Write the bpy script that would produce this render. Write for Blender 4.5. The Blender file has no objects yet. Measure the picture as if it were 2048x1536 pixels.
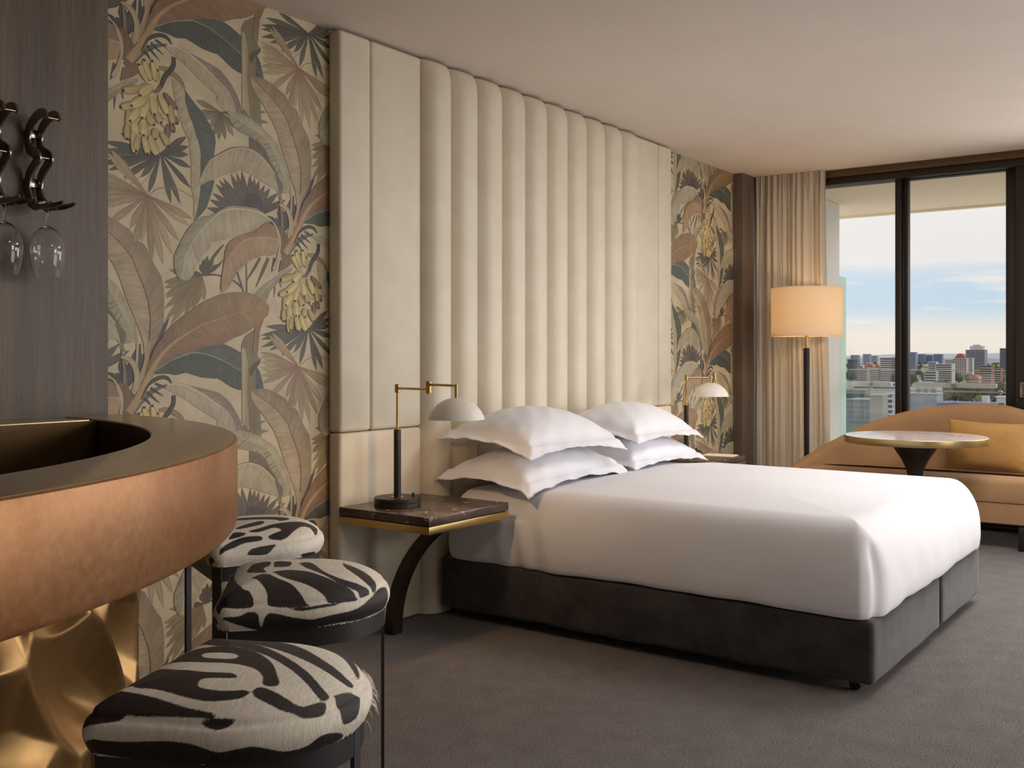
"""Hotel bedroom with a curved bar, built object by object."""
import bpy, bmesh, math, random
import numpy as np
from mathutils import Vector, Matrix
from mathutils.geometry import tessellate_polygon
random.seed(7); np.random.seed(7)
PI = math.pi
scene = bpy.context.scene
C = scene.collection

# ------------------------------------------------------------------ helpers
def lin(c):
    def f(v):
        v = v/255.0
        return v/12.92 if v <= .04045 else ((v+.055)/1.055)**2.4
    return (f(c[0]), f(c[1]), f(c[2]), 1.0)

def new_mat(name):
    m = bpy.data.materials.new(name); m.use_nodes = True
    nt = m.node_tree
    return m, nt, nt.nodes['Principled BSDF']

def node(nt, kind, **kw):
    n = nt.nodes.new(kind)
    for k, v in kw.items():
        if hasattr(n, k): setattr(n, k, v)
        else: n.inputs[k].default_value = v
    return n

def coords(nt, scale=(1, 1, 1), kind='Object', rot=(0, 0, 0)):
    tc = nt.nodes.new('ShaderNodeTexCoord'); mp = nt.nodes.new('ShaderNodeMapping')
    mp.inputs['Scale'].default_value = scale; mp.inputs['Rotation'].default_value = rot
    nt.links.new(tc.outputs[kind], mp.inputs['Vector'])
    return mp.outputs['Vector']

def noise_mix(nt, vec, c0, c1, scale, detail=4, lo=.35, hi=.65, rough=.55, dist=0):
    n = node(nt, 'ShaderNodeTexNoise'); n.inputs['Scale'].default_value = scale; n.inputs['Detail'].default_value = detail
    n.inputs['Roughness'].default_value = rough; n.inputs['Distortion'].default_value = dist
    nt.links.new(vec, n.inputs['Vector'])
    r = nt.nodes.new('ShaderNodeValToRGB')
    r.color_ramp.elements[0].position = lo; r.color_ramp.elements[0].color = c0
    r.color_ramp.elements[1].position = hi; r.color_ramp.elements[1].color = c1
    nt.links.new(n.outputs['Fac'], r.inputs['Fac'])
    return r.outputs['Color'], n.outputs['Fac']

def bump(nt, p, height, strength, dist):
    b = nt.nodes.new('ShaderNodeBump'); b.inputs['Strength'].default_value = strength; b.inputs['Distance'].default_value = dist
    nt.links.new(height, b.inputs['Height']); nt.links.new(b.outputs['Normal'], p.inputs['Normal'])
    return b

def simple(name, col, rough=.5, metal=0.0, var=None, vscale=20, bmp=None, scale=(1, 1, 1), spec=None, sheen=0, aniso=0):
    m, nt, p = new_mat(name)
    p.inputs['Base Color'].default_value = lin(col); p.inputs['Roughness'].default_value = rough; p.inputs['Metallic'].default_value = metal
    if spec is not None: p.inputs['Specular IOR Level'].default_value = spec
    if sheen: p.inputs['Sheen Weight'].default_value = sheen; p.inputs['Sheen Roughness'].default_value = .4
    if aniso: p.inputs['Anisotropic'].default_value = aniso
    if var or bmp:
        v = coords(nt, scale)
        c, f = noise_mix(nt, v, lin(col), lin(var or col), vscale)
        if var: nt.links.new(c, p.inputs['Base Color'])
        if bmp: bump(nt, p, f, bmp[0], bmp[1])
    return m

class MB:
    """collects shapes, then links them as ONE mesh object"""
    def __init__(s): s.bm = bmesh.new()
    def add(s, verts, faces):
        vs = [s.bm.verts.new(v) for v in verts]
        for f in faces:
            try: s.bm.faces.new([vs[i] for i in f])
            except ValueError: pass
        return vs
    def box(s, x0, x1, y0, y1, z0, z1, bev=0, seg=2):
        t = bmesh.new()
        bmesh.ops.create_cube(t, size=1)
        for v in t.verts:
            v.co = Vector(((x0+x1)/2+v.co.x*(x1-x0), (y0+y1)/2+v.co.y*(y1-y0), (z0+z1)/2+v.co.z*(z1-z0)))
        if bev: bmesh.ops.bevel(t, geom=t.edges[:], offset=bev, segments=seg, profile=.5, affect='EDGES')
        s.merge(t); return s
    def merge(s, t):
        idx = {}
        for v in t.verts: idx[v.index if v.index >= 0 else id(v)] = None
        t.verts.index_update()
        vs = [s.bm.verts.new(v.co) for v in t.verts]
        for f in t.faces: s.bm.faces.new([vs[v.index] for v in f.verts])
        t.free()
    def lathe(s, prof, n=48, c=(0, 0, 0), close=True):
        """prof: (r, z) list, revolved about z through c"""
        rings = []
        for r, z in prof:
            if r < 1e-6: rings.append([s.bm.verts.new((c[0], c[1], c[2]+z))])
            else: rings.append([s.bm.verts.new((c[0]+r*math.cos(2*PI*k/n), c[1]+r*math.sin(2*PI*k/n), c[2]+z)) for k in range(n)])
        for a, b in zip(rings, rings[1:]):
            for k in range(n):
                q = (k+1) % n
                if len(a) == 1 and len(b) == 1: continue
                if len(a) == 1: s.bm.faces.new((a[0], b[k], b[q]))
                elif len(b) == 1: s.bm.faces.new((a[k], a[q], b[0]))
                else: s.bm.faces.new((a[k], a[q], b[q], b[k]))
        return s
    def tube(s, pts, r, n=12, cap=True):
        pts = [Vector(p) for p in pts]
        rs = r if isinstance(r, (list, tuple)) else [r]*len(pts)
        rings = []; up = None
        for i, p in enumerate(pts):
            d = (pts[min(i+1, len(pts)-1)]-pts[max(i-1, 0)]).normalized()
            if up is None:
                up = Vector((0, 0, 1)) if abs(d.z) < .9 else Vector((1, 0, 0))
            a = d.cross(up).normalized(); b = a.cross(d).normalized(); up = b
            rings.append([s.bm.verts.new(p+(a*math.cos(2*PI*k/n)+b*math.sin(2*PI*k/n))*rs[i]) for k in range(n)])
        for A, B in zip(rings, rings[1:]):
            for k in range(n): s.bm.faces.new((A[k], A[(k+1) % n], B[(k+1) % n], B[k]))
        if cap: s.bm.faces.new(rings[0][::-1]); s.bm.faces.new(rings[-1])
        return s
    def grid(s, rows, closed=False):
        R = [[s.bm.verts.new(p) for p in row] for row in rows]
        for A, B in zip(R, R[1:]):
            n = len(A)
            for k in range(n if closed else n-1):
                q = (k+1) % n
                try: s.bm.faces.new((A[k], A[q], B[q], B[k]))
                except ValueError: pass
        return R
    def prism(s, poly, axis, a, b, bev=0):
        """poly: 2-D outline; axis 'x','y' or 'z': extruded from a to b"""
        def P(u, v, w): return {'x': (w, u, v), 'y': (u, w, v), 'z': (u, v, w)}[axis]
        t = bmesh.new()
        A = [t.verts.new(P(u, v, a)) for u, v in poly]; B = [t.verts.new(P(u, v, b)) for u, v in poly]
        n = len(poly)
        for k in range(n): t.faces.new((A[k], A[(k+1) % n], B[(k+1) % n], B[k]))
        fa = t.faces.new(A[::-1]); fb = t.faces.new(B)
        if bev:
            es = [e for e in t.edges if (e in fa.edges or e in fb.edges)]
            bmesh.ops.bevel(t, geom=es, offset=bev, segments=2, profile=.5, affect='EDGES')
        bmesh.ops.recalc_face_normals(t, faces=t.faces)
        s.merge(t); return s
    def build(s, name, mat, parent=None, smooth=40, fix=True):
        if fix: bmesh.ops.recalc_face_normals(s.bm, faces=s.bm.faces)
        me = bpy.data.meshes.new(name); s.bm.to_mesh(me); s.bm.free()
        if mat:
            for m in (mat if isinstance(mat, (list, tuple)) else [mat]): me.materials.append(m)
        if smooth:
            for p in me.polygons: p.use_smooth = True
            if smooth < 180: me.set_sharp_from_angle(angle=math.radians(smooth))
        o = bpy.data.objects.new(name, me); C.objects.link(o)
        if parent: o.parent = parent
        return o

def thing(name, label, cat, loc=(0, 0, 0), rz=0, group=None):
    o = bpy.data.objects.new(name, None); C.objects.link(o)
    o.empty_display_size = .1
    o.location = loc; o.rotation_euler = (0, 0, rz)
    return tag(o, label, cat, group)

def tag(o, label, cat, group=None):
    o['label'] = label; o['category'] = cat
    if group: o['group'] = group
    return o

def struct(o, label=None, cat=None):
    o['kind'] = 'structure'
    if label: o['label'] = label
    if cat: o['category'] = cat
    return o

def copy_tree(root, loc, rz, label):
    r = root.copy(); C.objects.link(r); r.location = loc; r.rotation_euler = (0, 0, rz); r['label'] = label
    for ch in list(root.children):
        c = ch.copy(); C.objects.link(c); c.parent = r
        for g in list(ch.children):
            d = g.copy(); C.objects.link(d); d.parent = c
    return r

def spline(pts, n):
    """Catmull-Rom through pts (any dimension), n samples"""
    P = [np.array(p, float) for p in pts]
    P = [2*P[0]-P[1]]+P+[2*P[-1]-P[-2]]
    m = len(pts)-1; out = []
    for i in range(n):
        t = i*m/(n-1); k = min(int(t), m-1); f = t-k
        a, b, c, d = P[k:k+4]
        out.append(.5*((2*b)+(-a+c)*f+(2*a-5*b+4*c-d)*f*f+(-a+3*b-3*c+d)*f**3))
    return out

def resample(pts, n):
    P = np.array(pts, float)
    d = np.r_[0, np.cumsum(np.hypot(*(P[1:]-P[:-1]).T[:2]))]
    t = np.linspace(0, d[-1], n)
    return np.stack([np.interp(t, d, P[:, k]) for k in range(P.shape[1])], 1)

# ------------------------------------------------------------------ camera, from the photograph's vanishing points
YAW = math.radians(36.0); HCAM = 1.24
cam = bpy.data.cameras.new('camera'); cam.sensor_width = 36.0; cam.lens = 36.0*2015/2048; cam.shift_y = -55/2048
cam.clip_start = .02; cam.clip_end = 80000
co = bpy.data.objects.new('camera', cam); C.objects.link(co)
co.location = (0, 0, HCAM); co.rotation_euler = (PI/2, 0, YAW-PI/2)
scene.camera = co
scene.view_settings.view_transform = 'Standard'; scene.view_settings.look = 'None'
scene.view_settings.gamma = 1; scene.view_settings.use_curve_mapping = False
scene.view_settings.exposure = 0.0
scene.cycles.use_denoising = True
scene.cycles.max_bounces = 10; scene.cycles.diffuse_bounces = 5; scene.cycles.glossy_bounces = 5
scene.cycles.transmission_bounces = 8; scene.cycles.transparent_max_bounces = 16
scene.cycles.caustics_reflective = False; scene.cycles.caustics_refractive = False
scene.cycles.sample_clamp_indirect = 4.0

# room sizes (metres): headboard wall y=3.27, window wall x=7.87, ceiling 2.685
YW, XW, ZC = 3.27, 7.87, 2.685
XR, YF = -1.7, -4.6

# ------------------------------------------------------------------ materials
M = {}
def grain_mat(name, c0, c1):
    m, nt, p = new_mat(name)
    v = coords(nt, (1, 1, .010))
    c, f = noise_mix(nt, v, lin(c0), lin(c1), 300, 7, .3, .7, .85)
    v2 = coords(nt, (1, 1, .03))
    c2, f2 = noise_mix(nt, v2, (.8, .8, .8, 1), (1.15, 1.15, 1.15, 1), 14, 3)
    mx = node(nt, 'ShaderNodeMix', data_type='RGBA', blend_type='MULTIPLY'); mx.inputs['Factor'].default_value = 1
    nt.links.new(c, mx.inputs[6]); nt.links.new(c2, mx.inputs[7]); nt.links.new(mx.outputs[2], p.inputs['Base Color'])
    p.inputs['Roughness'].default_value = .5
    bump(nt, p, f, .12, .001)
    return m
M['dark_wood'] = grain_mat('dark_grained_panel', (62, 52, 44), (132, 116, 102))
M['plaster'] = simple('ceiling_paint', (226, 214, 202), .9, var=(222, 210, 198), vscale=3)
M['wall_paint'] = simple('wall_paint', (205, 202, 200), .85)

def carpet():
    m, nt, p = new_mat('carpet_pile')
    v = coords(nt)
    c, f = noise_mix(nt, v, lin((96, 89, 86)), lin((190, 181, 177)), 150, 4, .3, .7, .75)
    c2, f2 = noise_mix(nt, v, (.86, .86, .86, 1), (1.1, 1.1, 1.1, 1), 9, 4, .3, .7)
    mx = node(nt, 'ShaderNodeMix', data_type='RGBA', blend_type='MULTIPLY'); mx.inputs['Factor'].default_value = 1
    nt.links.new(c, mx.inputs[6]); nt.links.new(c2, mx.inputs[7]); nt.links.new(mx.outputs[2], p.inputs['Base Color'])
    p.inputs['Roughness'].default_value = 1; p.inputs['Specular IOR Level'].default_value = .1
    p.inputs['Sheen Weight'].default_value = .15
    bump(nt, p, f, 1.0, .02)
    return m
M['carpet'] = carpet()

def leather():
    m, nt, p = new_mat('cream_leather')
    v = coords(nt)
    c, f = noise_mix(nt, v, lin((222, 212, 192)), lin((216, 205, 184)), 6, 3)
    nt.links.new(c, p.inputs['Base Color']); p.inputs['Roughness'].default_value = .5
    v2 = coords(nt, (1, 1, 1))
    _, f2 = noise_mix(nt, v2, (0, 0, 0, 1), (1, 1, 1, 1), 70, 5, dist=1.2)
    bump(nt, p, f2, .07, .003)
    return m
M['leather'] = leather()
M['brass'] = simple('satin_brass', (198, 174, 118), .32, 1.0, bmp=(.08, .001), scale=(1, 1, 60), vscale=40)
M['old_brass'] = simple('aged_brass', (180, 152, 100), .25, 1.0)
M['black_metal'] = simple('blackened_metal', (38, 34, 33), .42, .3)
M['bronze_leg'] = simple('dark_bronze', (62, 48, 42), .4, .45, var=(48, 38, 34), vscale=8)
M['stool_frame'] = simple('charcoal_steel', (52, 50, 52), .45, .35)
M['white_linen'] = simple('white_cotton', (238, 238, 243), .85, sheen=.1, var=(235, 234, 239), vscale=4, bmp=(.04, .002))
M['base_velvet'] = simple('charcoal_velvet', (46, 43, 45), .85, var=(66, 63, 65), vscale=9, sheen=.3, bmp=(.15, .004))
M['mustard'] = simple('mustard_velvet', (170, 132, 92), .8, var=(180, 140, 98), vscale=5, sheen=.2)
M['gold_velvet'] = simple('gold_velvet', (180, 134, 72), .8, var=(190, 142, 80), vscale=7, sheen=.25)
M['shade_white'] = simple('white_enamel', (240, 234, 222), .45)
M['frame_bronze'] = simple('window_bronze', (46, 39, 34), .5, .4)
M['track_bronze'] = simple('track_bronze', (98, 74, 48), .5, .3)
M['white_ext'] = simple('white_render', (232, 232, 232), .8)
M['soffit'] = simple('soffit_paint', (240, 228, 206), .9)
M['steel'] = simple('polished_steel', (190, 190, 190), .2, 1.0)
M['rail_white'] = simple('white_rail', (225, 225, 225), .5)
M['rack'] = simple('gunmetal', (150, 138, 126), .16, 1.0)
M['paper'] = simple('paper', (225, 220, 214), .7)

def metal_patina(name, c0, c1, c2, rough):
    m, nt, p = new_mat(name)
    v = coords(nt)
    c, f = noise_mix(nt, v, lin(c0), lin(c1), 3.2, 6, .3, .7, .62, .6)
    n2, f2 = noise_mix(nt, v, lin(c2), lin((255, 255, 255)), 55, 5, .2, .75, .7)
    mx = node(nt, 'ShaderNodeMix', data_type='RGBA', blend_type='MULTIPLY'); mx.inputs['Factor'].default_value = 1
    nt.links.new(c, mx.inputs[6]); nt.links.new(n2, mx.inputs[7]); nt.links.new(mx.outputs[2], p.inputs['Base Color'])
    p.inputs['Metallic'].default_value = .75
    r = nt.nodes.new('ShaderNodeMapRange'); r.inputs['To Min'].default_value = rough-.06; r.inputs['To Max'].default_value = rough+.1
    nt.links.new(f2, r.inputs['Value']); nt.links.new(r.outputs['Result'], p.inputs['Roughness'])
    bump(nt, p, f2, .03, .001)
    return m
M['bar_copper'] = metal_patina('burnished_copper', (166, 112, 68), (192, 146, 106), (215, 205, 195), .40)
M['bar_top'] = metal_patina('bronze_bar_top', (186, 164, 130), (198, 176, 142), (240, 236, 230), .22)
M['bar_inner'] = simple('bar_inner_bronze', (92, 66, 34), .4, .6)
M['gold_relief'] = metal_patina('gold_relief', (176, 138, 86), (188, 150, 98), (238, 232, 225), .34)

def marble(name, base, vein, dark, rough=.15, scale=5, w=.03):
    m, nt, p = new_mat(name)
    v = coords(nt)
    c, f = noise_mix(nt, v, lin(base), lin(dark), scale, 6, .35, .7, .6, 1.0)
    n = node(nt, 'ShaderNodeTexNoise'); n.inputs['Scale'].default_value = scale*1.1; n.inputs['Detail'].default_value = 7; n.inputs['Distortion'].default_value = 1.6
    nt.links.new(v, n.inputs['Vector'])
    a = node(nt, 'ShaderNodeMath', operation='SUBTRACT'); a.inputs[1].default_value = .5
    b = node(nt, 'ShaderNodeMath', operation='ABSOLUTE')
    nt.links.new(n.outputs['Fac'], a.inputs[0]); nt.links.new(a.outputs[0], b.inputs[0])
    r = nt.nodes.new('ShaderNodeValToRGB'); r.color_ramp.elements[0].position = 0; r.color_ramp.elements[0].color = (1, 1, 1, 1)
    r.color_ramp.elements[1].position = w; r.color_ramp.elements[1].color = (0, 0, 0, 1)
    nt.links.new(b.outputs[0], r.inputs['Fac'])
    n3 = node(nt, 'ShaderNodeTexNoise'); n3.inputs['Scale'].default_value = scale*2.2; nt.links.new(v, n3.inputs['Vector'])
    r3 = nt.nodes.new('ShaderNodeValToRGB'); r3.color_ramp.elements[0].position = .5; r3.color_ramp.elements[1].position = .62
    nt.links.new(n3.outputs['Fac'], r3.inputs['Fac'])
    mu = node(nt, 'ShaderNodeMath', operation='MULTIPLY'); nt.links.new(r.outputs['Color'], mu.inputs[0]); nt.links.new(r3.outputs['Color'], mu.inputs[1])
    mx = node(nt, 'ShaderNodeMix', data_type='RGBA'); nt.links.new(mu.outputs[0], mx.inputs[0])
    nt.links.new(c, mx.inputs[6]); mx.inputs[7].default_value = lin(vein)
    nt.links.new(mx.outputs[2], p.inputs['Base Color']); p.inputs['Roughness'].default_value = rough
    return m
M['brown_marble'] = marble('brown_marble', (92, 76, 70), (205, 190, 180), (66, 55, 52), .22, 6, .02)
M['white_marble'] = marble('pale_marble', (240, 238, 242), (186, 180, 192), (226, 222, 230), .12, 4, .06)

def pane_mat(name, tint, refl=.07):
    m = bpy.data.materials.new(name); m.use_nodes = True; nt = m.node_tree
    nt.nodes.remove(nt.nodes['Principled BSDF'])
    t = node(nt, 'ShaderNodeBsdfTransparent'); t.inputs['Color'].default_value = tint
    g = node(nt, 'ShaderNodeBsdfGlossy'); g.inputs['Roughness'].default_value = .01
    mx = nt.nodes.new('ShaderNodeMixShader'); mx.inputs['Fac'].default_value = refl
    nt.links.new(t.outputs[0], mx.inputs[1]); nt.links.new(g.outputs[0], mx.inputs[2]); nt.links.new(mx.outputs[0], nt.nodes['Material Output'].inputs['Surface'])
    return m
M['pane'] = pane_mat('window_glass', (.985, .992, .988, 1), .035)
M['pane_green'] = pane_mat('balcony_glass', (.965, .985, .978, 1), .05)

def frosted():
    m = bpy.data.materials.new('frosted_green_glass'); m.use_nodes = True; nt = m.node_tree
    p = nt.nodes['Principled BSDF']; p.inputs['Base Color'].default_value = lin((226, 242, 236)); p.inputs['Roughness'].default_value = .5
    t = node(nt, 'ShaderNodeBsdfTranslucent'); t.inputs['Color'].default_value = lin((228, 244, 238))
    mx = nt.nodes.new('ShaderNodeMixShader'); mx.inputs['Fac'].default_value = .6
    nt.links.new(p.outputs[0], mx.inputs[1]); nt.links.new(t.outputs[0], mx.inputs[2]); nt.links.new(mx.outputs[0], nt.nodes['Material Output'].inputs['Surface'])
    return m
M['frosted'] = frosted()

def cloth_translucent(name, col, fac, weave=300):
    m = bpy.data.materials.new(name); m.use_nodes = True; nt = m.node_tree
    p = nt.nodes['Principled BSDF']; p.inputs['Base Color'].default_value = lin(col); p.inputs['Roughness'].default_value = .9; p.inputs['Specular IOR Level'].default_value = .1
    v = coords(nt); _, f = noise_mix(nt, v, (0, 0, 0, 1), (1, 1, 1, 1), weave, 2); bump(nt, p, f, .1, .001)
    t = node(nt, 'ShaderNodeBsdfTranslucent'); t.inputs['Color'].default_value = lin(col)
    mx = nt.nodes.new('ShaderNodeMixShader'); mx.inputs['Fac'].default_value = fac
    nt.links.new(p.outputs[0], mx.inputs[1]); nt.links.new(t.outputs[0], mx.inputs[2]); nt.links.new(mx.outputs[0], nt.nodes['Material Output'].inputs['Surface'])
    return m
M['curtain'] = cloth_translucent('curtain_linen', (232, 220, 202), .4)
M['lampshade'] = cloth_translucent('lampshade_fabric', (240, 228, 206), .5)

def glass_mat():
    m, nt, p = new_mat('clear_glass')
    p.inputs['Base Color'].default_value = (1, 1, 1, 1); p.inputs['Roughness'].default_value = .01
    p.inputs['Transmission Weight'].default_value = 1; p.inputs['IOR'].default_value = 1.45
    return m
M['glass'] = glass_mat()

def bulb(col, s):
    m = bpy.data.materials.new('lamp_bulb'); m.use_nodes = True; nt = m.node_tree
    p = nt.nodes['Principled BSDF']; p.inputs['Base Color'].default_value = (1, 1, 1, 1)
    p.inputs['Emission Color'].default_value = col; p.inputs['Emission Strength'].default_value = s
    return m

def wallpaper_mat():
    m, nt, p = new_mat('printed_wallpaper')
    a = node(nt, 'ShaderNodeAttribute', attribute_name='Col'); u = node(nt, 'ShaderNodeAttribute', attribute_name='leafuv')
    sep = nt.nodes.new('ShaderNodeSeparateXYZ'); nt.links.new(u.outputs['Vector'], sep.inputs[0])
    ab = node(nt, 'ShaderNodeMath', operation='ABSOLUTE'); nt.links.new(sep.outputs['Y'], ab.inputs[0])
    m1 = node(nt, 'ShaderNodeMath', operation='MULTIPLY'); nt.links.new(ab.outputs[0], m1.inputs[0]); m1.inputs[1].default_value = -.035
    ad = node(nt, 'ShaderNodeMath', operation='ADD'); nt.links.new(sep.outputs['X'], ad.inputs[0]); nt.links.new(m1.outputs[0], ad.inputs[1])
    m2 = node(nt, 'ShaderNodeMath', operation='MULTIPLY'); nt.links.new(ad.outputs[0], m2.inputs[0]); m2.inputs[1].default_value = 75
    m3 = node(nt, 'ShaderNodeMath', operation='MULTIPLY'); nt.links.new(sep.outputs['Y'], m3.inputs[0]); m3.inputs[1].default_value = .9
    cb = nt.nodes.new('ShaderNodeCombineXYZ'); nt.links.new(m2.outputs[0], cb.inputs[0]); nt.links.new(m3.outputs[0], cb.inputs[1]); nt.links.new(sep.outputs['Z'], cb.inputs[2])
    n = node(nt, 'ShaderNodeTexNoise'); n.inputs['Scale'].default_value = 1.0; n.inputs['Detail'].default_value = 5; n.inputs['Roughness'].default_value = .65
    nt.links.new(cb.outputs[0], n.inputs['Vector'])
    mr = nt.nodes.new('ShaderNodeMapRange'); mr.inputs['From Min'].default_value = .25; mr.inputs['From Max'].default_value = .75
    mr.inputs['To Min'].default_value = .74; mr.inputs['To Max'].default_value = 1.26; nt.links.new(n.outputs['Fac'], mr.inputs['Value'])
    # brushy blotches
    v = coords(nt); n2 = node(nt, 'ShaderNodeTexNoise'); n2.inputs['Scale'].default_value = 14; n2.inputs['Detail'].default_value = 6; nt.links.new(v, n2.inputs['Vector'])
    mr2 = nt.nodes.new('ShaderNodeMapRange'); mr2.inputs['From Min'].default_value = .25; mr2.inputs['From Max'].default_value = .75
    mr2.inputs['To Min'].default_value = .86; mr2.inputs['To Max'].default_value = 1.14; nt.links.new(n2.outputs['Fac'], mr2.inputs['Value'])
    # streaks only on the leaves (leafuv.z > 0)
    gt = node(nt, 'ShaderNodeMath', operation='GREATER_THAN'); nt.links.new(sep.outputs['Z'], gt.inputs[0]); gt.inputs[1].default_value = .5
    mxs = node(nt, 'ShaderNodeMix', data_type='FLOAT'); nt.links.new(gt.outputs[0], mxs.inputs[0]); mxs.inputs[2].default_value = 1.0; nt.links.new(mr.outputs['Result'], mxs.inputs[3])
    mm = node(nt, 'ShaderNodeMath', operation='MULTIPLY'); nt.links.new(mxs.outputs[0], mm.inputs[0]); nt.links.new(mr2.outputs['Result'], mm.inputs[1])
    sc = node(nt, 'ShaderNodeVectorMath', operation='SCALE'); nt.links.new(a.outputs['Color'], sc.inputs[0]); nt.links.new(mm.outputs[0], sc.inputs['Scale'])
    gn = node(nt, 'ShaderNodeVectorMath', operation='MULTIPLY'); nt.links.new(sc.outputs[0], gn.inputs[0]); gn.inputs[1].default_value = WP_GAIN
    hs = nt.nodes.new('ShaderNodeHueSaturation'); hs.inputs['Saturation'].default_value = .84; nt.links.new(gn.outputs[0], hs.inputs['Color'])
    wm = node(nt, 'ShaderNodeMix', data_type='RGBA'); wm.inputs[0].default_value = .02; nt.links.new(hs.outputs[0], wm.inputs[6]); wm.inputs[7].default_value = lin((196, 178, 150))
    nt.links.new(wm.outputs[2], p.inputs['Base Color']); p.inputs['Roughness'].default_value = .55
    v2 = coords(nt, (1, 1, .05)); _, f2 = noise_mix(nt, v2, (0, 0, 0, 1), (1, 1, 1, 1), 600, 2); bump(nt, p, f2, .08, .001)
    return m
WP_GAIN = (1.08, 1.10, 1.02)
M['wallpaper'] = wallpaper_mat()

def zebra_mat():
    m, nt, p = new_mat('zebra_hide')
    a = node(nt, 'ShaderNodeAttribute', attribute_name='stripe')
    v = coords(nt); n = node(nt, 'ShaderNodeTexNoise'); n.inputs['Scale'].default_value = 260; n.inputs['Detail'].default_value = 3; nt.links.new(v, n.inputs['Vector'])
    s = node(nt, 'ShaderNodeMath', operation='SUBTRACT'); nt.links.new(n.outputs['Fac'], s.inputs[0]); s.inputs[1].default_value = .5
    s2 = node(nt, 'ShaderNodeMath', operation='MULTIPLY_ADD'); nt.links.new(s.outputs[0], s2.inputs[0]); s2.inputs[1].default_value = .0035; nt.links.new(a.outputs['Fac'], s2.inputs[2])
    mr = nt.nodes.new('ShaderNodeMapRange'); mr.inputs['From Min'].default_value = -.0012; mr.inputs['From Max'].default_value = .0012; nt.links.new(s2.outputs[0], mr.inputs['Value'])
    v3 = coords(nt, (1, 6, 1)); c1, f1 = noise_mix(nt, v3, lin((224, 213, 196)), lin((242, 234, 220)), 45, 5)
    c0, f0 = noise_mix(nt, v3, lin((20, 14, 13)), lin((42, 31, 28)), 45, 5)
    mx = node(nt, 'ShaderNodeMix', data_type='RGBA'); nt.links.new(mr.outputs['Result'], mx.inputs[0]); nt.links.new(c1, mx.inputs[6]); nt.links.new(c0, mx.inputs[7])
    nt.links.new(mx.outputs[2], p.inputs['Base Color']); p.inputs['Roughness'].default_value = .62; p.inputs['Sheen Weight'].default_value = .04
    v4 = coords(nt, (1, 5, 1)); _, f4 = noise_mix(nt, v4, (0, 0, 0, 1), (1, 1, 1, 1), 160, 4); bump(nt, p, f4, .35, .004)
    return m
M['zebra'] = zebra_mat()
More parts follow.
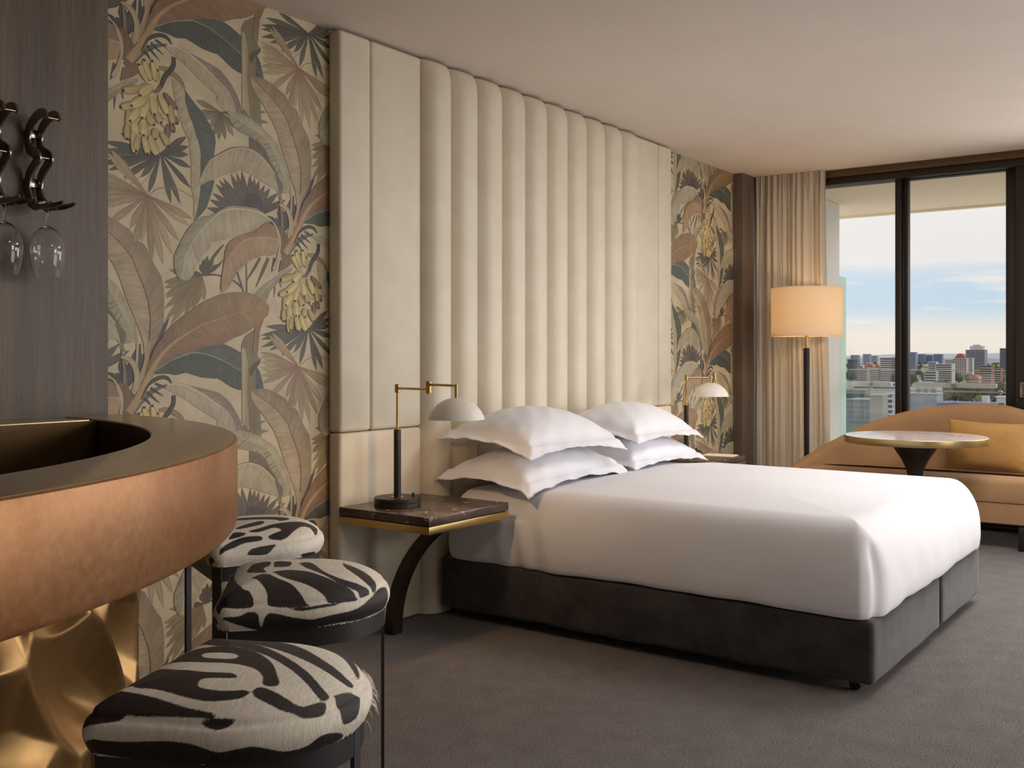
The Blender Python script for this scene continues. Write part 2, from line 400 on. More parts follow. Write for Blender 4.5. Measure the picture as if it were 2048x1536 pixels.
WALLPAPER = [
('F',(0.328,0.369),((0.211,0.393),(0.219,0.344),(0.248,0.329),(0.278,0.299),(0.296,0.27),(0.319,0.256),(0.352,0.262),(0.393,0.283),(0.411,0.319),(0.561,0.415),(0.573,0.372)),0.013,(96,86,70),(128,116,92)),
('F',(0.47,-0.041),((0.261,-0.016),(0.274,0.018),(0.288,0.045),(0.304,0.083),(0.318,0.103),(0.339,0.113),(0.377,0.136),(0.406,0.143),(0.431,0.155),(0.475,0.147),(0.498,0.136),(0.522,0.129),(0.551,0.113),(0.58,0.104),(0.622,0.089),(0.663,0.065)),0.015,(78,68,70),(96,86,78)),
('P',((0.424,-0.014),(0.438,0.024),(0.456,0.056),(0.47,0.069),(0.512,0.07),(0.536,0.044),(0.545,-0.0),(0.531,-0.021),(0.456,-0.033)),(78,68,70)),
('F',(0.648,-0.077),((0.503,-0.046),(0.56,-0.014),(0.628,0.042),(0.638,0.01),(0.608,-0.016),(0.613,-0.038),(0.708,0.092),(0.713,0.054),(0.716,0.031),(0.759,0.079),(0.801,0.14),(0.83,0.188),(0.658,-0.068),(0.678,0.038)),0.02,(70,66,68),(78,72,74)),
('F',(0.056,0.162),((-0.112,0.207),(-0.181,0.166),(-0.206,0.129),(-0.205,0.112),(-0.205,0.079),(-0.161,0.066),(-0.099,0.046),(-0.025,0.06),(0.004,0.006),(0.102,-0.022),(0.142,-0.017),(0.19,0.049),(0.19,0.129),(0.18,0.177),(0.18,0.209),(0.17,0.245)),0.013,(74,72,70),(92,88,78)),
('F',(0.117,0.191),((-0.13,-0.079),(-0.191,-0.079),(-0.176,-0.019)),0.001,(80,78,70),(95,90,80)),
('S',((0.007,0.0,0.003),(0.038,0.025,0.003),(0.069,0.036,0.003),(0.101,0.041,0.003),(0.141,0.036,0.003),(0.174,0.025,0.003),(0.203,0.013,0.003)),(128,112,84)),
('F',(-0.0,-0.001),((-0.208,0.06),(-0.207,0.042),(-0.205,0.02),(-0.208,-0.004),(-0.198,-0.014),(-0.203,-0.039),(-0.202,-0.068),(-0.123,-0.042),(-0.165,-0.131),(-0.072,-0.132),(-0.062,-0.218),(-0.025,-0.179),(0.021,-0.245),(0.069,-0.26),(0.111,-0.216),(0.137,-0.159),(0.184,-0.095),(0.198,-0.069),(-0.165,0.131),(-0.147,0.142)),0.015,(142,96,78),(160,138,104)),
('F',(0.243,-0.286),((0.069,-0.319),(0.071,-0.339),(0.073,-0.367),(0.075,-0.377),(0.073,-0.416),(0.073,-0.465),(0.097,-0.478),(0.16,-0.435),(0.171,-0.426),(0.197,-0.413),(0.216,-0.396),(0.251,-0.377),(0.092,-0.27),(0.136,-0.259)),0.014,(130,104,70),(136,118,84)),
('F',(0.252,-0.282),((0.231,-0.239),(0.246,-0.217),(0.267,-0.203),(0.297,-0.205),(0.321,-0.232),(0.197,-0.275)),0.011,(84,78,72),(92,84,78)),
('S',((0.252,-0.28,0.009),(0.289,-0.275,0.008),(0.324,-0.277,0.007),(0.364,-0.285,0.007),(0.4,-0.297,0.007),(0.431,-0.318,0.007),(0.447,-0.341,0.006)),(88,82,74)),
('S',((0.454,-0.214,0.006),(0.456,-0.268,0.007),(0.457,-0.336,0.008)),(92,90,80)),
('S',((0.409,-0.257,0.009),(0.425,-0.296,0.009),(0.443,-0.341,0.008)),(96,92,82)),
('S',((0.526,-0.191,0.011),(0.499,-0.231,0.013),(0.456,-0.289,0.004)),(92,86,80)),
('S',((0.569,-0.188,0.015),(0.537,-0.25,0.015),(0.503,-0.314,0.003)),(94,88,82)),
('S',((0.603,-0.185,0.016),(0.594,-0.22,0.013),(0.586,-0.247,0.003)),(90,86,82)),
('S',((0.603,-0.276,0.01),(0.602,-0.315,0.008),(0.599,-0.354,0.001)),(90,88,82)),
('S',((0.626,-0.268,0.011),(0.636,-0.305,0.005)),(92,86,80)),
('S',((0.296,-0.257,0.001),(0.317,-0.239,0.009),(0.339,-0.214,0.003)),(90,84,76)),
('S',((0.27,-0.235,0.004),(0.309,-0.189,0.012),(0.344,-0.152,0.004)),(92,86,78)),
('B',((0.696,-0.217),(0.648,-0.234),(0.592,-0.273),(0.537,-0.306),(0.499,-0.338),(0.472,-0.382)),None,((0.696,-0.231),(0.659,-0.255),(0.614,-0.293),(0.58,-0.325),(0.558,-0.365),(0.537,-0.396)),(160,150,124),(150,138,112),None,1),
('B',((0.085,0.576),(0.137,0.581),(0.178,0.57),(0.241,0.557),(0.314,0.539),(0.33,0.532),(0.375,0.498),(0.406,0.454),(0.429,0.414),(0.433,0.386)),((0.083,0.574),(0.117,0.579),(0.178,0.566),(0.241,0.536),(0.314,0.492),(0.357,0.465),(0.384,0.431),(0.402,0.386)),((0.077,0.567),(0.089,0.552),(0.157,0.52),(0.241,0.468),(0.314,0.427),(0.304,0.414),(0.322,0.396),(0.344,0.376),(0.397,0.381)),(142,124,110),(176,162,136),(206,192,162),1),
('S',((-0.088,0.452,0.031),(-0.057,0.489,0.032),(-0.016,0.526,0.023),(0.038,0.558,0.015),(0.083,0.573,0.008)),(104,100,96)),
('B',((0.028,-0.646),(0.077,-0.625),(0.136,-0.586),(0.197,-0.573),(0.245,-0.559),(0.314,-0.544),(0.308,-0.544),(0.353,-0.548),(0.389,-0.562),(0.422,-0.577),(0.499,-0.623),(0.526,-0.662),(0.545,-0.726)),((0.021,-0.653),(0.1,-0.609),(0.197,-0.579),(0.265,-0.587),(0.314,-0.602),(0.353,-0.618),(0.422,-0.652),(0.483,-0.687),(0.545,-0.727)),((0.015,-0.663),(0.086,-0.66),(0.123,-0.668),(0.164,-0.657),(0.197,-0.666),(0.24,-0.678),(0.314,-0.684),(0.308,-0.679),(0.343,-0.697),(0.378,-0.718),(0.422,-0.732),(0.493,-0.729),(0.545,-0.727)),(88,94,86),(78,86,80),(140,142,124),1),
('P',((0.447,0.761),(0.429,0.727),(0.433,0.585),(0.431,0.474),(0.433,0.412),(0.475,0.372),(0.534,0.346),(0.526,0.457),(0.503,0.552),(0.503,0.638),(0.531,0.668),(0.512,0.682),(0.524,0.774),(0.512,0.801)),(128,114,88)),
('P',((0.431,0.716),(0.449,0.71),(0.461,0.658),(0.459,0.517),(0.471,0.375),(0.434,0.412),(0.432,0.584)),(170,152,118)),
('P',((0.466,0.629),(0.493,0.651),(0.531,0.671),(0.524,0.651),(0.503,0.631),(0.475,0.594)),(92,82,64)),
('B',((0.105,0.452),(0.109,0.412),(0.125,0.346),(0.145,0.291),(0.166,0.25),(0.182,0.233),(0.182,0.192),(0.19,0.158),(0.19,0.098),(0.19,0.053),(0.203,0.009),(0.201,-0.03),(0.203,-0.077)),((0.141,0.45),(0.162,0.416),(0.162,0.382),(0.178,0.333),(0.203,0.288),(0.211,0.256),(0.224,0.234),(0.234,0.193),(0.232,0.126),(0.232,0.041),(0.219,-0.024),(0.203,-0.077)),((0.141,0.457),(0.162,0.423),(0.19,0.394),(0.241,0.352),(0.283,0.303),(0.3,0.274),(0.305,0.248),(0.296,0.185),(0.27,0.146),(0.266,0.117),(0.3,0.093),(0.283,0.041),(0.262,-0.016),(0.232,-0.051),(0.203,-0.078)),(172,158,130),(86,96,88),None,1),
('S',((0.05,0.481,0.012),(0.077,0.48,0.021),(0.109,0.47,0.021),(0.141,0.452,0.019),(0.162,0.425,0.01)),(150,116,70)),
('P',((0.47,0.297),(0.512,0.287),(0.536,0.269),(0.555,0.249),(0.569,0.225),(0.594,0.195),(0.618,0.161),(0.648,0.127),(0.643,0.103),(0.63,0.078),(0.618,0.122),(0.599,0.162),(0.569,0.195),(0.531,0.227),(0.493,0.243),(0.47,0.25)),(104,96,82)),
('B',((0.693,0.094),(0.69,0.117),(0.683,0.158),(0.663,0.206),(0.638,0.255),(0.613,0.297),(0.574,0.324),(0.579,0.32),(0.531,0.349),(0.475,0.372),(0.424,0.384),(0.357,0.382)),None,((0.643,0.088),(0.643,0.126),(0.618,0.161),(0.594,0.195),(0.569,0.225),(0.555,0.253),(0.536,0.272),(0.512,0.291),(0.47,0.298),(0.433,0.305),(0.411,0.312),(0.384,0.325),(0.361,0.372)),(168,156,128),(158,150,122),None,1),
('S',((0.508,0.289,0.004),(0.525,0.308,0.001)),(112,104,84)),
('S',((0.545,0.276,0.005),(0.58,0.288,0.002)),(112,104,84)),
('S',((0.55,0.258,0.005),(0.585,0.276,0.002)),(112,104,84)),
('S',((0.569,0.228,0.005),(0.609,0.24,0.002)),(112,104,84)),
('S',((0.583,0.212,0.005),(0.611,0.227,0.001)),(112,104,84)),
('S',((0.599,0.182,0.005),(0.618,0.214,0.001)),(112,104,84)),
('S',((0.616,0.168,0.005),(0.633,0.201,0.001)),(112,104,84)),
('S',((0.411,0.312,0.004),(0.456,0.346,0.001)),(120,108,84)),
('S',((0.381,0.328,0.004),(0.424,0.358,0.001)),(120,108,84)),
('S',((0.629,0.09,0.013),(0.633,0.048,0.011),(0.64,-0.009,0.015),(0.643,-0.07,0.018)),(122,110,92)),
('S',((0.684,0.17,0.004),(0.693,0.094,0.01),(0.69,0.016,0.01),(0.688,-0.023,0.009)),(172,154,122)),
('B',((0.648,0.054),(0.635,0.087),(0.626,0.135),(0.611,0.167),(0.582,0.199),(0.536,0.233),(0.482,0.254),(0.433,0.251),(0.372,0.236),(0.324,0.206),(0.278,0.179),(0.27,0.171),(0.241,0.13),(0.226,0.082)),((0.64,0.053),(0.628,0.086),(0.618,0.134),(0.603,0.162),(0.574,0.192),(0.531,0.227),(0.479,0.246),(0.433,0.246),(0.375,0.229),(0.326,0.201),(0.278,0.172),(0.253,0.132),(0.228,0.081)),((0.638,0.052),(0.626,0.07),(0.613,0.103),(0.579,0.106),(0.545,0.12),(0.503,0.136),(0.466,0.146),(0.429,0.155),(0.397,0.143),(0.344,0.121),(0.304,0.101),(0.278,0.09),(0.266,0.088),(0.249,0.075),(0.232,0.065)),(112,100,84),(172,158,130),(198,184,154),1),
('P',((0.599,0.165),(0.628,0.147),(0.648,0.127),(0.645,0.107),(0.633,0.079),(0.643,0.053),(0.63,0.063),(0.616,0.122)),(112,104,90)),
('B',((0.736,0.002),(0.744,0.054),(0.78,0.113),(0.804,0.168),(0.806,0.247),(0.806,0.283),(0.791,0.351),(0.78,0.359),(0.754,0.398),(0.729,0.448),(0.704,0.469),(0.678,0.453),(0.673,0.498),(0.628,0.519),(0.589,0.538),(0.55,0.548),(0.512,0.551),(0.476,0.543)),((0.729,0.001),(0.741,0.1),(0.747,0.179),(0.739,0.241),(0.718,0.299),(0.688,0.36),(0.673,0.398),(0.638,0.437),(0.589,0.477),(0.531,0.51),(0.476,0.541)),((0.723,0.001),(0.721,0.051),(0.718,0.09),(0.698,0.145),(0.673,0.199),(0.648,0.249),(0.633,0.293),(0.618,0.331),(0.599,0.369),(0.569,0.405),(0.531,0.45),(0.493,0.487),(0.475,0.52),(0.474,0.54)),(150,126,98),(174,150,118),(112,82,68),1),
('P',((-0.126,-0.694),(-0.096,-0.689),(-0.071,-0.716),(-0.042,-0.75),(-0.084,-0.803),(-0.109,-0.802)),(116,88,58)),
('P',((-0.101,0.446),(-0.087,0.452),(-0.046,0.474),(-0.034,0.441),(-0.064,0.418),(-0.112,0.394)),(126,94,66)),
('S',((0.01,-0.54,0.014),(-0.009,-0.617,0.016),(-0.024,-0.662,0.019),(-0.05,-0.719,0.03)),(166,136,98)),
('S',((-0.111,-0.598,0.006),(-0.088,-0.601,0.017),(-0.063,-0.618,0.023),(-0.048,-0.647,0.024),(-0.044,-0.681,0.025),(-0.052,-0.723,0.029)),(174,152,118)),
('B',((0.028,-0.648),(0.059,-0.629),(0.1,-0.609),(0.136,-0.591),(0.197,-0.577),(0.245,-0.561),(0.314,-0.548),(0.343,-0.548),(0.389,-0.523),(0.446,-0.505),(0.499,-0.474),(0.537,-0.447),(0.569,-0.421),(0.574,-0.387)),((0.008,-0.659),(0.05,-0.601),(0.104,-0.55),(0.169,-0.51),(0.24,-0.472),(0.314,-0.45),(0.378,-0.431),(0.483,-0.4),(0.573,-0.386)),((-0.011,-0.666),(0.006,-0.62),(0.024,-0.574),(0.046,-0.543),(0.077,-0.508),(0.095,-0.484),(0.123,-0.463),(0.169,-0.43),(0.216,-0.4),(0.265,-0.374),(0.314,-0.355),(0.328,-0.349),(0.378,-0.34),(0.446,-0.334),(0.499,-0.342),(0.537,-0.362),(0.572,-0.385)),((134,94,66),(150,118,74)),((128,90,62),(154,124,84)),(176,140,100),1),
('P',((0.499,-0.474),(0.537,-0.447),(0.569,-0.421),(0.563,-0.409),(0.547,-0.439),(0.52,-0.499),(0.512,-0.542),(0.504,-0.568),(0.483,-0.585),(0.493,-0.517)),(138,104,76)),
('S',((-0.076,-0.801,0.035),(-0.024,-0.727,0.034),(0.015,-0.655,0.026),(0.05,-0.601,0.018),(0.104,-0.55,0.013),(0.169,-0.51,0.008),(0.24,-0.472,0.005),(0.314,-0.45,0.003)),(170,134,88)),
('S',((-0.027,0.523,0.007),(-0.004,0.566,0.01),(0.019,0.587,0.014),(0.054,0.602,0.015),(0.085,0.599,0.013),(0.104,0.579,0.003)),(70,68,70)),
('S',((0.015,0.564,0.009),(0.038,0.549,0.007),(0.069,0.531,0.001)),(74,70,70)),
('S',((0.034,0.579,0.009),(0.058,0.571,0.007),(0.079,0.559,0.001)),(74,70,70)),
('S',((-0.0,0.55,0.009),(0.023,0.529,0.007),(0.053,0.505,0.001)),(74,70,70)),
('S',((-0.016,0.526,0.009),(-0.0,0.516,0.008),(0.013,0.501,0.002)),(74,70,70)),
('S',((0.113,0.534,0.016),(0.111,0.502,0.017),(0.093,0.474,0.019),(0.073,0.449,0.018),(0.056,0.407,0.015)),(72,70,66)),
('S',((0.056,0.411,0.015),(0.042,0.391,0.014),(0.026,0.384,0.007)),(128,92,68)),
('B',((0.589,-0.234),(0.621,-0.182),(0.624,-0.125),(0.613,-0.08),(0.599,-0.045),(0.569,-0.02),(0.531,0.002),(0.503,0.01),(0.433,0.011),(0.366,0.005),(0.322,-0.019),(0.278,-0.049),(0.262,-0.044),(0.241,-0.053),(0.182,-0.095),(0.141,-0.162),(0.113,-0.216),(0.113,-0.267),(0.136,-0.305)),((0.594,-0.234),(0.626,-0.182),(0.629,-0.124),(0.619,-0.08),(0.603,-0.047),(0.574,-0.025),(0.531,-0.008),(0.479,0.0),(0.433,-0.002),(0.388,-0.006),(0.344,-0.017),(0.304,-0.043),(0.278,-0.067),(0.257,-0.085),(0.211,-0.134),(0.186,-0.171),(0.162,-0.219),(0.154,-0.267),(0.146,-0.302)),((0.599,-0.234),(0.629,-0.182),(0.632,-0.124),(0.622,-0.079),(0.594,-0.033),(0.55,-0.041),(0.531,-0.058),(0.493,-0.085),(0.442,-0.097),(0.388,-0.121),(0.335,-0.137),(0.278,-0.149),(0.279,-0.174),(0.253,-0.194),(0.232,-0.224),(0.207,-0.264),(0.188,-0.302),(0.155,-0.307)),((168,150,120),(150,140,118)),(176,162,136),(208,196,168),1),
('B',((0.621,-0.098),(0.618,-0.087),(0.599,-0.051),(0.569,-0.041),(0.545,-0.045),(0.531,-0.062),(0.493,-0.086),(0.442,-0.101),(0.388,-0.124),(0.361,-0.149),(0.348,-0.179),(0.344,-0.215),(0.33,-0.289),(0.326,-0.322),(0.334,-0.343)),((0.623,-0.108),(0.55,-0.105),(0.479,-0.114),(0.424,-0.139),(0.384,-0.179),(0.35,-0.227),(0.34,-0.276),(0.334,-0.34)),((0.621,-0.144),(0.613,-0.168),(0.574,-0.18),(0.55,-0.177),(0.512,-0.191),(0.489,-0.197),(0.47,-0.209),(0.447,-0.226),(0.424,-0.246),(0.409,-0.255),(0.389,-0.289),(0.358,-0.333),(0.337,-0.344)),(148,112,80),(170,136,100),(184,152,116),1),
('S',((0.594,-0.234,0.019),(0.616,-0.19,0.015),(0.628,-0.144,0.011),(0.63,-0.105,0.01),(0.621,-0.076,0.009),(0.599,-0.044,0.008),(0.569,-0.026,0.005)),(176,156,122)),
('N',((0.069,0.39,0.127,0.34,0.02,2),(-0.031,0.389,-0.103,0.362,0.025,1),(-0.0,0.415,-0.038,0.474,0.025,0),(0.015,0.422,-0.004,0.485,0.02,1),(0.038,0.424,0.043,0.472,0.016,1),(0.015,0.426,-0.016,0.496,0.021,0),(0.03,0.429,0.019,0.501,0.02,0),(0.113,0.313,0.129,0.283,0.017,2),(0.101,0.29,0.113,0.249,0.019,2),(-0.079,0.299,-0.083,0.231,0.023,1),(0.097,0.351,0.109,0.276,0.023,1),(-0.049,0.328,-0.113,0.299,0.025,1),(-0.031,0.309,-0.075,0.255,0.028,0),(0.054,0.291,0.086,0.263,0.025,0),(0.038,0.312,0.058,0.272,0.025,1),(-0.057,0.26,-0.054,0.204,0.027,0),(-0.016,0.278,-0.018,0.212,0.029,0),(0.046,0.378,0.086,0.307,0.026,0),(0.007,0.363,-0.024,0.275,0.03,0),(0.015,0.365,0.03,0.298,0.031,0),(-0.0,0.298,0.028,0.259,0.028,1),(-0.0,0.365,-0.07,0.312,0.032,0),(0.019,0.406,-0.033,0.357,0.034,0),(0.081,0.277,0.085,0.22,0.019,2),(-0.083,0.247,-0.084,0.187,0.021,1),(0.054,0.242,0.09,0.191,0.024,1),(0.034,0.252,0.032,0.207,0.026,1),(-0.061,0.224,-0.054,0.14,0.027,0),(-0.038,0.212,-0.049,0.15,0.023,1),(-0.019,0.212,0.0,0.147,0.025,0),(0.007,0.22,0.043,0.148,0.027,0),(-0.016,0.259,-0.017,0.212,0.029,0)))
]
STRIPES = [
(((-0.168,0.0),(-0.144,0.024),(-0.144,0.04),(-0.15,0.09),(-0.164,0.158),(-0.17,0.208),(-0.176,0.204),(-0.178,0.15),(-0.18,0.07),(-0.17,-0.002)),((-0.13,0.306),(-0.108,0.322),(-0.082,0.34),(-0.084,0.348),(-0.1,0.348),(-0.118,0.332),(-0.126,0.316)),((-0.11,0.026),(-0.034,0.024),(-0.068,0.088),(-0.076,0.142),(-0.074,0.184),(-0.086,0.202),(-0.092,0.194),(-0.098,0.154),(-0.116,0.152),(-0.126,0.166),(-0.128,0.202),(-0.12,0.232),(-0.126,0.24),(-0.14,0.23),(-0.152,0.192),(-0.148,0.15),(-0.136,0.094),(-0.134,0.054)),((0.0,0.03),(0.062,0.028),(0.064,0.068),(0.056,0.126),(0.034,0.172),(-0.016,0.226),(-0.064,0.258),(-0.088,0.272),(-0.098,0.264),(-0.098,0.25),(-0.074,0.238),(-0.05,0.212),(-0.036,0.172),(-0.034,0.12),(-0.02,0.068)),((0.01,0.09),(0.022,0.094),(0.018,0.138),(0.002,0.16),(-0.014,0.154),(-0.008,0.11)),((-0.12,0.242),(-0.108,0.246),(-0.106,0.26),(-0.114,0.306),(-0.11,0.322),(-0.13,0.306),(-0.134,0.284),(-0.13,0.254)),((0.114,0.028),(0.152,0.028),(0.114,0.098),(0.074,0.164),(0.022,0.23),(-0.026,0.288),(-0.056,0.326),(-0.066,0.344),(-0.082,0.336),(-0.062,0.302),(-0.028,0.258),(0.02,0.196),(0.054,0.138),(0.068,0.084)),((0.132,0.058),(0.13,0.108),(0.13,0.164),(0.084,0.234),(0.036,0.292),(0.006,0.34),(-0.002,0.36),(-0.016,0.356),(-0.014,0.328),(0.006,0.284),(0.044,0.22),(0.086,0.148),(0.122,0.082)),((0.134,0.198),(0.132,0.24),(0.128,0.278),(0.118,0.312),(0.054,0.35),(0.026,0.356),(0.042,0.344),(0.096,0.3),(0.126,0.246)),((-0.058,0.348),(-0.01,0.37),(-0.022,0.386),(-0.042,0.396),(-0.074,0.386),(-0.07,0.366)),((-0.17,-0.004),(-0.18,0.07),(-0.194,0.024),(-0.186,-0.016)),((-0.18,0.188),(-0.17,0.236),(-0.172,0.24),(-0.186,0.222),(-0.186,0.204)),((-0.212,-0.026),(-0.214,0.066),(-0.208,0.144),(-0.21,0.19),(-0.216,0.224),(-0.206,0.252),(-0.192,0.28),(-0.178,0.328),(-0.15,0.358),(-0.114,0.37),(-0.072,0.408),(-0.102,0.404),(-0.176,0.354),(-0.232,0.26),(-0.244,0.124),(-0.232,-0.016))),
(((0.142,-0.006),(0.158,0.006),(0.162,0.01),(0.016,0.018),(-0.132,0.046),(-0.156,0.068),(-0.188,0.078),(-0.192,0.04),(-0.186,0.014),(-0.184,-0.004),(-0.026,-0.004)),((0.09,0.052),(0.076,0.094),(0.026,0.098),(0.002,0.086),(-0.05,0.094),(0.004,0.048)),((-0.002,0.11),(-0.008,0.144),(0.044,0.146),(0.066,0.108)),((-0.08,0.064),(-0.06,0.09),(-0.104,0.124),(-0.136,0.156),(-0.18,0.186),(-0.194,0.196),(-0.19,0.116),(-0.164,0.106),(-0.132,0.092)),((-0.052,0.108),(-0.046,0.146),(-0.064,0.188),(-0.094,0.218),(-0.124,0.254),(-0.136,0.284),(-0.152,0.304),(-0.172,0.272),(-0.18,0.242),(-0.166,0.224),(-0.138,0.186),(-0.1,0.136)),((0.026,0.166),(0.028,0.192),(-0.066,0.226),(-0.104,0.262),(-0.11,0.306),(-0.112,0.332),(-0.142,0.312),(-0.134,0.302),(-0.128,0.262),(-0.08,0.218),(-0.028,0.182)),((0.028,0.266),(-0.016,0.302),(-0.052,0.334),(-0.078,0.346),(-0.102,0.342),(-0.098,0.328),(-0.074,0.302),(-0.03,0.276)),((-0.124,0.336),(-0.048,0.366),(-0.058,0.39),(-0.078,0.41),(-0.146,0.372),(-0.198,0.318),(-0.242,0.21),(-0.244,0.1),(-0.23,0.098),(-0.208,0.106),(-0.204,0.122),(-0.214,0.162),(-0.22,0.206),(-0.204,0.252),(-0.184,0.292),(-0.158,0.318)),((-0.202,-0.042),(-0.208,0.04),(-0.2,0.068),(-0.204,0.088),(-0.228,0.092),(-0.244,0.092),(-0.186,-0.054)),((-0.192,0.142),(-0.202,0.184),(-0.188,0.244),(-0.176,0.264),(-0.182,0.242),(-0.194,0.196))),
(((0.034,0.132),(-0.006,0.25),(-0.04,0.268),(-0.068,0.23),(-0.044,0.214),(-0.002,0.12)),((-0.108,0.082),(-0.084,0.114),(-0.052,0.166),(-0.062,0.182),(-0.09,0.166),(-0.11,0.12),(-0.116,0.088)),((-0.134,0.114),(-0.122,0.15),(-0.1,0.196),(-0.084,0.242),(-0.068,0.292),(-0.07,0.324),(-0.082,0.34),(-0.112,0.332),(-0.126,0.316),(-0.106,0.308),(-0.112,0.282),(-0.14,0.252),(-0.17,0.22),(-0.18,0.196),(-0.176,0.166),(-0.166,0.162),(-0.158,0.178),(-0.148,0.204),(-0.138,0.206),(-0.128,0.188),(-0.144,0.146),(-0.142,0.118)),((-0.164,0.046),(-0.136,0.072),(-0.144,0.102),(-0.156,0.09),(-0.164,0.056)),((-0.186,0.018),(-0.164,0.078),(-0.16,0.114),(-0.164,0.142),(-0.174,0.142),(-0.178,0.128),(-0.18,0.086),(-0.192,0.044),(-0.202,0.012)),((-0.212,0.09),(-0.196,0.108),(-0.19,0.174),(-0.2,0.168),(-0.216,0.144)),((-0.214,0.268),(-0.196,0.304),(-0.17,0.348),(-0.182,0.348),(-0.216,0.3)))
]
SUN_E = 0.9
AREAS = [('overhead_fill', (5.35, .55, 2.62), (5.35, .5501, .6), 1.2, 1.2, 45, (1.0, .98, .98)),  # added soft light to brighten the bed top, no fixture there
         ('window_side_fill', (7.62, .1, 1.5), (4.6, .1, 1.5), 1.9, 1.3, 34, (1.0, .98, .98)),  # added light just inside the glazing, boosts what comes from the window side
         ('bar_fill', (1.9, .25, 2.62), (1.9, .2501, .6), .5, .5, 10, (1.0, .95, .88)),  # added light above the stools, without any lamp of its own
         ('room_fill', (4.9, -3.8, 2.3), (1.6, 3.0, 1.3), 2.0, 1.0, 54, (1.0, .96, .91)),  # added unseen fill from the far end of the room
         ('ceiling_bounce_fill', (4.6, -2.4, .7), (3.6, -.2, 2.68), 2.5, 2.0, 42, (1.0, .97, .95))]  # added unseen light aimed upwards to brighten the ceiling
# ================================================================== THE SETTING
b = MB(); b.box(XR, XW+.1, YF, YW+.1, -.1, 0); o = struct(b.build('floor', M['carpet'], smooth=0), 'brown grey carpet floor of the bedroom', 'floor')
b = MB(); b.box(XR, XW-.02, YF, YW+.1, ZC, ZC+.1); struct(b.build('ceiling', M['plaster'], smooth=0), 'plain pale ceiling of the bedroom', 'ceiling')
b = MB(); b.box(XR-.1, XR, YF, YW+.1, 0, ZC); struct(b.build('wall_rear', M['wall_paint'], smooth=0))
b = MB(); b.box(XR-.1, XW+.1, YF-.1, YF, 0, ZC); struct(b.build('wall_front', M['wall_paint'], smooth=0))
# grained dark panels: left of the wallpaper and the corner pier by the curtain
b = MB(); b.box(XR, 2.005, 3.19, YW+.02, 0, ZC); struct(b.build('wall_left', M['dark_wood'], smooth=0), 'dark vertically grained wall panel behind the bar', 'wall panel')
b = MB(); b.box(7.475, XW+.06, 3.19, YW+.02, 0, ZC); struct(b.build('wall_corner', M['dark_wood'], smooth=0), 'dark grained pier between wallpaper and curtain', 'pier')

